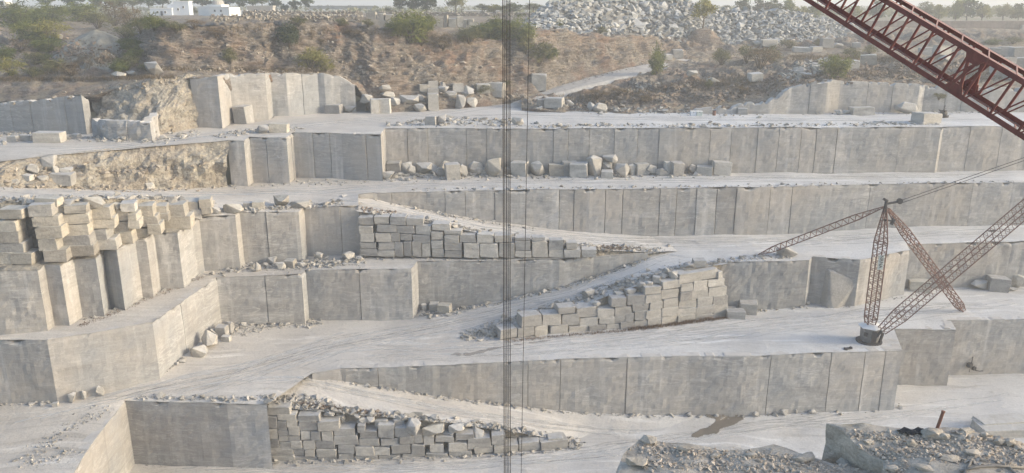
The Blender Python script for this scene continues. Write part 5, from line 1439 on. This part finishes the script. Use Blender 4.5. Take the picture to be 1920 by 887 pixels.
# lettered plate on the mast
pl_c = Vector((mb.x, mb.y - .66, zat(490, cb.y)))
bx('plate', [(L_(pl_c), (.62, .05, 1.75), 0)], M['tealpaint'], dr)
fc_ = bpy.data.curves.new('letter', 'FONT'); fc_.body = 'NRNA'; fc_.size = .56; fc_.extrude = .015; fc_.align_x = 'CENTER'; fc_.align_y = 'CENTER'
fo = link(bpy.data.objects.new('letter', fc_)); dg = bpy.context.evaluated_depsgraph_get()
lme = bpy.data.meshes.new_from_object(fo.evaluated_get(dg)); bpy.data.objects.remove(fo)
lme.materials.clear(); lme.materials.append(M['darksteel'])
lo_ = link(bpy.data.objects.new('lettering', lme)); lo_.parent = dr
lo_.location = L_(pl_c) + Vector((0, -.045, .1)); lo_.rotation_euler = (math.radians(90), math.radians(90), 0)
# cabin: faceted sheet-steel house with a shallow flaring roof, on a round deck
w = 1.12; hc = hz(612) - cb.z
V, Fc = [], []
n6 = 6
ringb = [Vector((w * math.cos(a), w * math.sin(a), 0)) for a in [math.radians(30 + 60 * i) for i in range(6)]]
for z, s in ((.15, .93), (hc, 1.02)):
    for p in ringb: V.append(Vector((p.x * s, p.y * s, z)))
for i in range(6): Fc.append((i, (i + 1) % 6, 6 + (i + 1) % 6, 6 + i))
Fc += [tuple(range(5, -1, -1)), tuple(range(6, 12))]
cab = mesh_obj('cabin', V, Fc, M['steel'], dr)
bx('door', [((.05, -1.12, hc * .5), (.55, .06, hc * .74), 0)], M['darksteel'], cab)
bx('window', [((-.82, -.72, hc * .62), (.5, .06, .5), -1.0472 + 0)], M['darksteel'], cab)
V, Fc = [], []
for z, s in ((hc + .02, 1.3), (hc + .07, 1.32), (hc + .28, .5)):
    for p in ringb: V.append(Vector((p.x * s, p.y * s, z)))
for q in (0, 6):
    for i in range(6): Fc.append((q + i, q + (i + 1) % 6, q + 6 + (i + 1) % 6, q + 6 + i))
Fc += [tuple(range(5, -1, -1)), tuple(range(12, 18))]
mesh_obj('roof', V, Fc, M['white'], dr)
V, Fc = [], []
tube(V, Fc, [Vector((0, 0, -.05)), Vector((0, 0, .14))], [1.5, 1.5], 28); mesh_obj('deck', V, Fc, M['darksteel'], dr)
V, Fc = [], []
bar(V, Fc, L_(bp) + Vector((-.6, .3, -1.2)), L_(bp), .3); bar(V, Fc, L_(bp) + Vector((.1, .3, -1.6)), L_(bp) + Vector((.2, 0, -.3)), .25); mesh_obj('boom_bracket', V, Fc, M['darksteel'], dr)

# ---------------------------------------------------------------- near red boom and its hoist ropes
bo = PD(1900, 250, 25.0)
def cam2w(r, u, d): return Vector((r, d * CP + u * SP, -d * SP + u * CP))
ax = Vector((-.843, 1.2555, .742)); al = ax.length; ax.normalize()
nv = Vector((.83, .557, 0)).normalized(); mv = nv.cross(ax); mv = mv if mv.z > 0 else -mv
Wb, Hb = .95, 1.5
be = empty('crane_boom', bo); tag(be, 'red lattice crane boom slanting across the upper corner', 'crane boom')
s0, s1 = -16.4, 30.0
def tap(s): return 1.0 if s < 24 else 1 - .6 * (s - 24) / 6
def cp(i, s):
    a, b = ((0, 0), (1, 0), (0, 1), (1, 1))[i]; f = tap(s)
    return ax * s + nv * Wb * ((a - .5) * f + .5) + mv * Hb * ((b - .5) * f + .5)
for i in range(4):
    V, Fc = [], []
    su = 1 if i in (0, 2) else -1; sv = 1 if i < 2 else -1
    for a, b in ((s0, 24), (24, s1)):
        # L-section: one flange upright, one flat
        bar(V, Fc, cp(i, a) + mv * sv * .075, cp(i, b) + mv * sv * .075, .02, .17, mv)
        bar(V, Fc, cp(i, a) + nv * su * .085, cp(i, b) + nv * su * .085, .17, .02, mv)
    mesh_obj('chord', V, Fc, M['red'], be)
step = 1.02; N = int((s1 - s0) / step)
for nm, (i, j), off, kind_ in (('side_lacing', (0, 2), 0, 'z'), ('side_lacing', (1, 3), 0, 'z'), ('cross_lacing', (0, 1), .1, 'x'), ('cross_lacing', (2, 3), .1, 'x')):
    V, Fc = [], []
    for k in range(N):
        a = s0 + k * step
        p, q, r = cp(i, a), cp(j, a + .30), cp(j, a + step)
        if kind_ == 'z':
            bar(V, Fc, cp(i, a), cp(j, a), .075, .05, nv); bar(V, Fc, cp(j, a + .06), cp(i, a + step), .045, .04, nv)
        else:
            bar(V, Fc, cp(i, a), cp(j, a + .55), .045, .04, mv)
    mesh_obj(nm, V, Fc, M['red'], be)
for sj in (2.35, 12.5):
    for (i, j) in ((0, 2), (1, 3)):
        V, Fc = [], []
        for c_, sg in ((i, 1), (j, -1)):
            p = cp(c_, sj); V0, F0 = boxes([((0, 0, 0), (1, 1, 1), 0)]); kk = len(V)
            n_ = nv * (-.02 if i == 0 else .02)
            q = [p + ax * -.42 + n_, p + ax * .42 + n_, p + ax * .2 + mv * sg * .38 + n_, p + ax * -.2 + mv * sg * .38 + n_]
            V += q + [z + nv * .025 for z in q]
            Fc += [(kk, kk + 1, kk + 2, kk + 3), (kk + 7, kk + 6, kk + 5, kk + 4)] + [(kk + z, kk + 4 + z, kk + 4 + (z + 1) % 4, kk + (z + 1) % 4) for z in range(4)]
        for dd in (-.25, .25):
            bar(V, Fc, cp(i, sj + dd), cp(j, sj - dd), .1, .05, nv)
        mesh_obj('gusset', V, Fc, M['red'], be)
ft = ax * s0 + nv * Wb * .5 + mv * Hb * .5
V, Fc = boxes([((ft.x, ft.y, ft.z - .75), (2.2, 2.2, .7), math.atan2(ax.y, ax.x)), ((ft.x, ft.y, ft.z - .2), (.5, 1.3, 1.1), math.atan2(ax.y, ax.x))])
mesh_obj('boom_foot', V, Fc, M['darksteel'], be)
V, Fc = [], []
tcen = ax * (s1 + .1) + nv * Wb * .5 + mv * Hb * .5
tube(V, Fc, [tcen - nv * .4, tcen + nv * .4], [.45, .45], 18); mesh_obj('boom_sheave', V, Fc, M['darksteel'], be)
tipw = bo + tcen
d_rope = tipw.y * CP - tipw.z * SP
for n, x in enumerate((943.6, 946.2, 949.6, 952.8, 956.2)):
    u = (x - CX) / F
    Xr = u * 43; Yr = 42 + .02 * n; V, Fc = [], []
    tube(V, Fc, [Vector((Xr, Yr, 14)), Vector((Xr + .01, Yr, -47))], [.024 if n in (0, 2, 4) else .017] * 2, 6)
    o = mesh_obj('hoist_rope', V, Fc, M['rope'])
    tag(o, f'taut dark wire rope, {ordinal(n)} of the close hanging bunch counted from the shrine side', 'wire rope', 'hoist ropes hanging together')
V, Fc = [], []
a = PD(993.5, -40, 43); b = PD(977, 900, 43); a2 = PY(993.5, -40, 42); b2 = PY(977, 900, 42)
tube(V, Fc, [a2 + (a2 - b2) * .35, b2 + (b2 - a2) * 1.0], [.017, .017], 6); o = mesh_obj('tag_rope', V, Fc, M['rope']); tag(o, 'single thin dark rope hanging slightly aslant beside the rope bunch', 'wire rope')

# ---------------------------------------------------------------- small machines and gear
p, nr = hit(1766, 220); o = empty('quarry_machine', p, .5); tag(o, 'small dark machine with tilted panel parked on the upper road', 'machine')
bx('body', [((0, 0, .55), (1.5, .8, .5), 0), ((.5, 0, .95), (.5, .6, .4), 0)], M['darksteel'], o)
for sy in (-.5, .5): bx('track', [((0, sy, .18), (1.7, .25, .36), 0)], M['blackplastic'], o)
V, Fc = [], []; bar(V, Fc, Vector((-1.3, -.4, 1.35)), Vector((.1, -.7, .1)), .06, .9, Vector((0, 1, .3))); mesh_obj('panel', V, Fc, M['darksteel'], o)
V, Fc = [], []
for q in ((.2, 0), (.7, .2)): bar(V, Fc, Vector((q[0], q[1], .9)), Vector((q[0] + .1, q[1], 2.0)), .06)
bar(V, Fc, Vector((.1, 0, 1.7)), Vector((1.0, .2, 1.75)), .08); bar(V, Fc, Vector((.0, 0, 1.3)), Vector((1.1, .2, 1.35)), .08); mesh_obj('handle_frame', V, Fc, M['darksteel'], o)
p, nr = hit(1817, 692); o = empty('rock_drill', p + Vector((0, -.3, 0)), .3); tag(o, 'small dark rock drill standing on the pit floor against the recessed face', 'drill')
bx('body', [((-.25, 0, .75), (.55, .5, .55), 0)], M['darksteel'], o)
bx('motor', [((.2, -.3, .35), (.42, .4, .42), 0)], M['blackplastic'], o)
V, Fc = [], []; bar(V, Fc, Vector((0, 0, .3)), Vector((.05, 0, 1.9)), .09); mesh_obj('mast', V, Fc, M['darksteel'], o)
V, Fc = [], []
for q in ((-.6, -.4), (.5, -.5), (0, .5)): bar(V, Fc, Vector((0, 0, .6)), Vector((q[0], q[1], 0)), .06)
mesh_obj('tripod', V, Fc, M['darksteel'], o)
V, Fc = [], []; tube(V, Fc, [Vector((.2, -.4, .15)), Vector((.8, -.7, .05)), Vector((1.3, -.75, .04))], [.06] * 3, 6); mesh_obj('air_hose', V, Fc, M['blackplastic'], o)
for n, x in enumerate((1299, 1310)):
    p, nr = hit(x, 216.5); o = empty('storage_chest', p + Vector((0, -.3, 0))); tag(o, ('pale blue-grey metal chest at the foot of the far face, lid shut', 'pale greenish metal chest touching the blue-grey chest')[n], 'chest')
    bx('body', [((0, 0, .35), (.92, .7, .7), 0)], M['tealpaint'] if n else M['bluewash'], o); bx('lid', [((0, 0, .75), (.98, .76, .1), 0)], M['white'], o)
    bx('latch', [((0, -.37, .62), (.1, .04, .16), 0)], M['darksteel'], o)
p, nr = hit(1338, 216); o = empty('steel_drum', p + Vector((0, -.3, 0))); tag(o, 'small rusty dark drum standing beside the pale chests', 'drum')
V, Fc = [], []; tube(V, Fc, [Vector((0, 0, 0)), Vector((0, 0, .3)), Vector((0, 0, .32)), Vector((0, 0, .34)), Vector((0, 0, .8))], [.28, .28, .3, .28, .28], 16); mesh_obj('body', V, Fc, M['rusty'], o)
V, Fc = [], []; tube(V, Fc, [Vector((0, 0, .8)), Vector((0, 0, .84))], [.3, .3], 16); mesh_obj('lid', V, Fc, M['darksteel'], o)
p, nr = hit(1590, 655); V, Fc = boxes([((0, 0, .12), (.9, .5, .06), .3), ((.35, .1, .2), (.3, .3, .12), .8), ((-.3, 0, .05), (.4, .7, .08), -.4)])
o = mesh_obj('scrap_plate', V, Fc, M['darksteel']); o.location = p; tag(o, 'bent dark scrap plate lying near the bench edge beside the cabin', 'scrap')
V, Fc = [], []; a, _ = hit(1829, 428); a = PZ(1830, 433, -32.2); b = PZ(1860, 437, -32.2)
tube(V, Fc, [a + Vector((0, 0, .1)), a.lerp(b, .5) + Vector((0, 0, .25)), b + Vector((0, 0, .1))], [.07] * 3, 6); bar(V, Fc, b + Vector((-.6, 0, .2)), b + Vector((.5, 0, .35)), .3)
o = mesh_obj('scrap_cable', V, Fc, M['darksteel']); tag(o, 'dark cable end lying on the bench behind the derrick boom', 'cable')
# wet stains, draped over the floor they lie on
def stain(px, mat, step=4):
    P = [Vector((x, y)) for x, y in px]; Q = []
    for a, b in zip(P, P[1:] + P[:1]):
        n = max(1, int((b - a).length / step))
        for i in range(n):
            q = a.lerp(b, i / n); Q.append(q + Vector((noise.noise(Vector((q.x * .1, q.y * .1, 0))) * 4, noise.noise(Vector((q.x * .1, q.y * .1, 5))) * 2)))
    n0 = len(Q); xs = [q.x for q in Q]; ys = [q.y for q in Q]
    x = min(xs)
    while x < max(xs):
        y = min(ys)
        while y < max(ys):
            c = False
            for i in range(n0):
                a, b = Q[i], Q[i - 1]
                if (a.y > y) != (b.y > y) and x < (b.x - a.x) * (y - a.y) / (b.y - a.y) + a.x: c = not c
            if c: Q.append(Vector((x, y)))
            y += step * .6
        x += step * 1.2
    r = geometry.delaunay_2d_cdt(Q, [], [list(range(n0))], 1, 1e-3)
    V = []
    for q in r[0]:
        h, nr = hit(q.x, q.y); V.append(h + Vector((0, 0, .03)) if h is not None else PZ(q.x, q.y, -47))
    Fc = [tuple(f[::-1]) for f in r[2]]
    bnd = [min((q - b).length for b in Q[:n0]) for q in r[0]]
    tag(mesh_obj('wet_ground', V, Fc, mat, smooth=True, attrs={'tint': [min(1, d / 5) for d in bnd]}), kind='structure')
stain([(1290, 818), (1312, 804), (1330, 797), (1340, 788), (1318, 780), (1325, 776), (1392, 775), (1396, 788), (1372, 800), (1352, 806), (1345, 815), (1320, 818), (1308, 826)], M['soak'])
stain([(842, 662), (880, 660), (915, 652), (960, 645), (1000, 640), (1045, 634), (1030, 642), (985, 647), (940, 654), (905, 663), (880, 669), (848, 668)], M['damp'], 3)
# tyre marks draped on the roads
def tyre(px, n, spread, mat, wid, seed):
    rng = random.Random(seed); V, Fc, tt = [], [], []
    P = [Vector((x, y, 0)) for x, y in px]
    C = []
    for a, b in zip(P[:-1], P[1:]):
        m = max(2, int((b - a).length / 5)); C += [a.lerp(b, i / m) for i in range(m)]
    C.append(P[-1])
    for _ in range(2):
        C = [C[0]] + [C[i] * .5 + (C[i - 1] + C[i + 1]) * .25 for i in range(1, len(C) - 1)] + [C[-1]]
    for t in range(n):
        o = rng.uniform(-1, 1) * spread; ph = rng.uniform(0, 50); i0 = rng.randint(0, len(C) // 3); i1 = len(C) - rng.randint(0, len(C) // 3)
        pts = []
        for i in range(i0, i1):
            q = C[i]; h, nr = hit(q.x, q.y + o + noise.noise(Vector((i * .06, ph, 0))) * spread * .5)
            if h is None or nr.z < .6 or (pts and (h - pts[-1]).length > 6): continue
            pts.append(h + Vector((0, 0, .012 + .001 * t)))
        if len(pts) < 4: continue
        k = len(V); w = wid * rng.uniform(.6, 1.4)
        for i, p in enumerate(pts):
            d = (pts[min(len(pts) - 1, i + 1)] - pts[max(0, i - 1)]); nn = Vector((-d.y, d.x, 0)).normalized()
            e = min(1, i / 3, (len(pts) - 1 - i) / 3)
            V += [p - nn * w, p, p + nn * w]; tt += [0, .75 * e, 0]
        for i in range(len(pts) - 1):
            a = k + i * 3; Fc += [(a, a + 3, a + 4, a + 1), (a + 1, a + 4, a + 5, a + 2)]
    if V: tag(mesh_obj('road_track', V, Fc, mat, attrs={'tint': tt}), kind='structure')
for i, (px, n, sp) in enumerate((
 ([(0, 800), (150, 760), (330, 720), (470, 690), (580, 660), (700, 635), (830, 610), (950, 582), (1080, 555), (1200, 505), (1280, 478)], 9, 15),
 ([(330, 735), (480, 715), (560, 712), (680, 740), (850, 775), (1000, 795), (1120, 810), (1250, 815)], 7, 8),
 ([(500, 700), (560, 690), (610, 672), (640, 660), (800, 655), (1000, 650), (1250, 630), (1500, 605), (1800, 575), (1920, 565)], 9, 16),
 ([(300, 880), (600, 876), (900, 866), (1100, 850), (1250, 828), (1450, 800), (1650, 780), (1920, 745)], 9, 14),
 ([(0, 362), (200, 366), (400, 364), (600, 360), (750, 348), (1000, 342), (1400, 336), (1920, 330)], 7, 6),
 ([(620, 372), (700, 384), (800, 404), (900, 424), (1000, 438), (1150, 452), (1300, 455), (1500, 452), (1900, 435)], 8, 8),
 ([(0, 285), (200, 276), (400, 254), (600, 232), (800, 216), (930, 200), (1010, 178)], 7, 6), ([(800, 222), (950, 216), (1100, 220), (1400, 224), (1900, 224)], 7, 5),
 ([(350, 745), (470, 700), (560, 668), (640, 640), (760, 618)], 6, 14))):
    tyre(px, n, sp, M['rut'], .16, i); tyre(px, n, sp, M['palerut'], .3, i + 30)
# leaning slab split off the bench face
p, nr = hit(1548, 570)
o = rock('boulder', BOULD['pale'][3], p + Vector((.4, -.2, -.5)), (4.6, 2.6, 5.4), -.2, (-.1, .25))
tag(o, 'huge split slab leaning against the bench face behind the derrick', 'boulder')
# low dressed slab at the pit's eastern edge
sl = empty('stone_slab', PZ(1865, 812, -46.6)); tag(sl, 'broad low grey slab with white dusty top on the pit floor', 'stone slab')
k = 1.0
o = rock('slab_body', BLOCKS['block'][3], (2.6, .6, -.3), (9, 2.6, 1.1), .04); o.parent = sl
o = rock('slab_crust', BLOCKS['pale'][5], (1.6, 1.6, .6), (6.0, 2.0, .35), .1); o.parent = sl
# iron stake, black sheet and hoses on the near ledge
p, nr = hit(1757, 804); V, Fc = [], []
q = PY(1769, 771, p.y)
tube(V, Fc, [p - (q - p) * .4, q], [.045, .045], 10); tube(V, Fc, [q - (q - p) * .06, q + (q - p) * .01], [.055, .055], 10)
o = mesh_obj('iron_stake', V, Fc, M['rusty']); tag(o, 'rusty iron stake leaning out of the near rubble ledge', 'stake')
V, Fc = [], []
base, _ = hit(1712, 812)
for i in range(9):
    for j in range(5):
        x, y = i / 8 - .5, j / 4 - .5
        V.append(base + Vector((x * .8, y * .3, .06 + .05 * math.sin(i * 1.7 + j) + .04 * noise.noise(Vector((x * 5, y * 7, 1))))))
for i in range(8):
    for j in range(4): Fc.append((i * 5 + j, (i + 1) * 5 + j, (i + 1) * 5 + j + 1, i * 5 + j + 1))
o = mesh_obj('plastic_sheet', V, Fc, M['blackplastic'], smooth=True); md = o.modifiers.new('thick', 'SOLIDIFY'); md.thickness = .01
tag(o, 'crumpled black plastic sheet caught under stones on the near ledge', 'sheet')
for n, (px, r) in enumerate(((((1800, 886), (1830, 878), (1870, 876), (1930, 880)), .035), (((1865, 868), (1880, 866), (1892, 878), (1905, 892)), .03), (((1808, 890), (1818, 872), (1822, 864)), .035))):
    V, Fc = [], []; pts = []
    for x, y in px:
        h, _ = hit(x, y); pts.append((h if h is not None else PZ(x, y, -11.6)) + Vector((0, 0, r * 1.2)))
    tube(V, Fc, pts, [r] * len(pts), 8); o = mesh_obj('hose', V, Fc, M['hose'], smooth=True)
    tag(o, ('long dusty hose lying along the near ledge corner', 'short bent dark hose crossing the long dusty hose', 'stubby pale hose end sticking up from the ledge')[n], 'hose')

# ---------------------------------------------------------------- haze
def build_haze():
    bm = bmesh.new()
    bmesh.ops.create_cube(bm, size=1.0)
    me = bpy.data.meshes.new('haze'); bm.to_mesh(me); bm.free()
    o = link(bpy.data.objects.new('haze', me))
    x0, x1, y0, y1, z0, z1 = -9500, 9500, -60, 9400, -50, 14
    o.location = ((x0 + x1) / 2, (y0 + y1) / 2, (z0 + z1) / 2)
    o.scale = (x1 - x0, y1 - y0, z1 - z0)
    m = bpy.data.materials.new('pale_haze'); m.use_nodes = True
    t = m.node_tree
    t.nodes.remove(t.nodes['Principled BSDF'])
    v = t.nodes.new('ShaderNodeVolumePrincipled')
    v.inputs['Color'].default_value = (0.93, 0.95, 0.97, 1)
    v.inputs['Density'].default_value = 0.0011
    v.inputs['Anisotropy'].default_value = 0.2
    t.links.new(v.outputs[0], t.nodes['Material Output'].inputs['Volume'])
    me.materials.append(m)
    tag(o, kind='stuff')
build_haze()
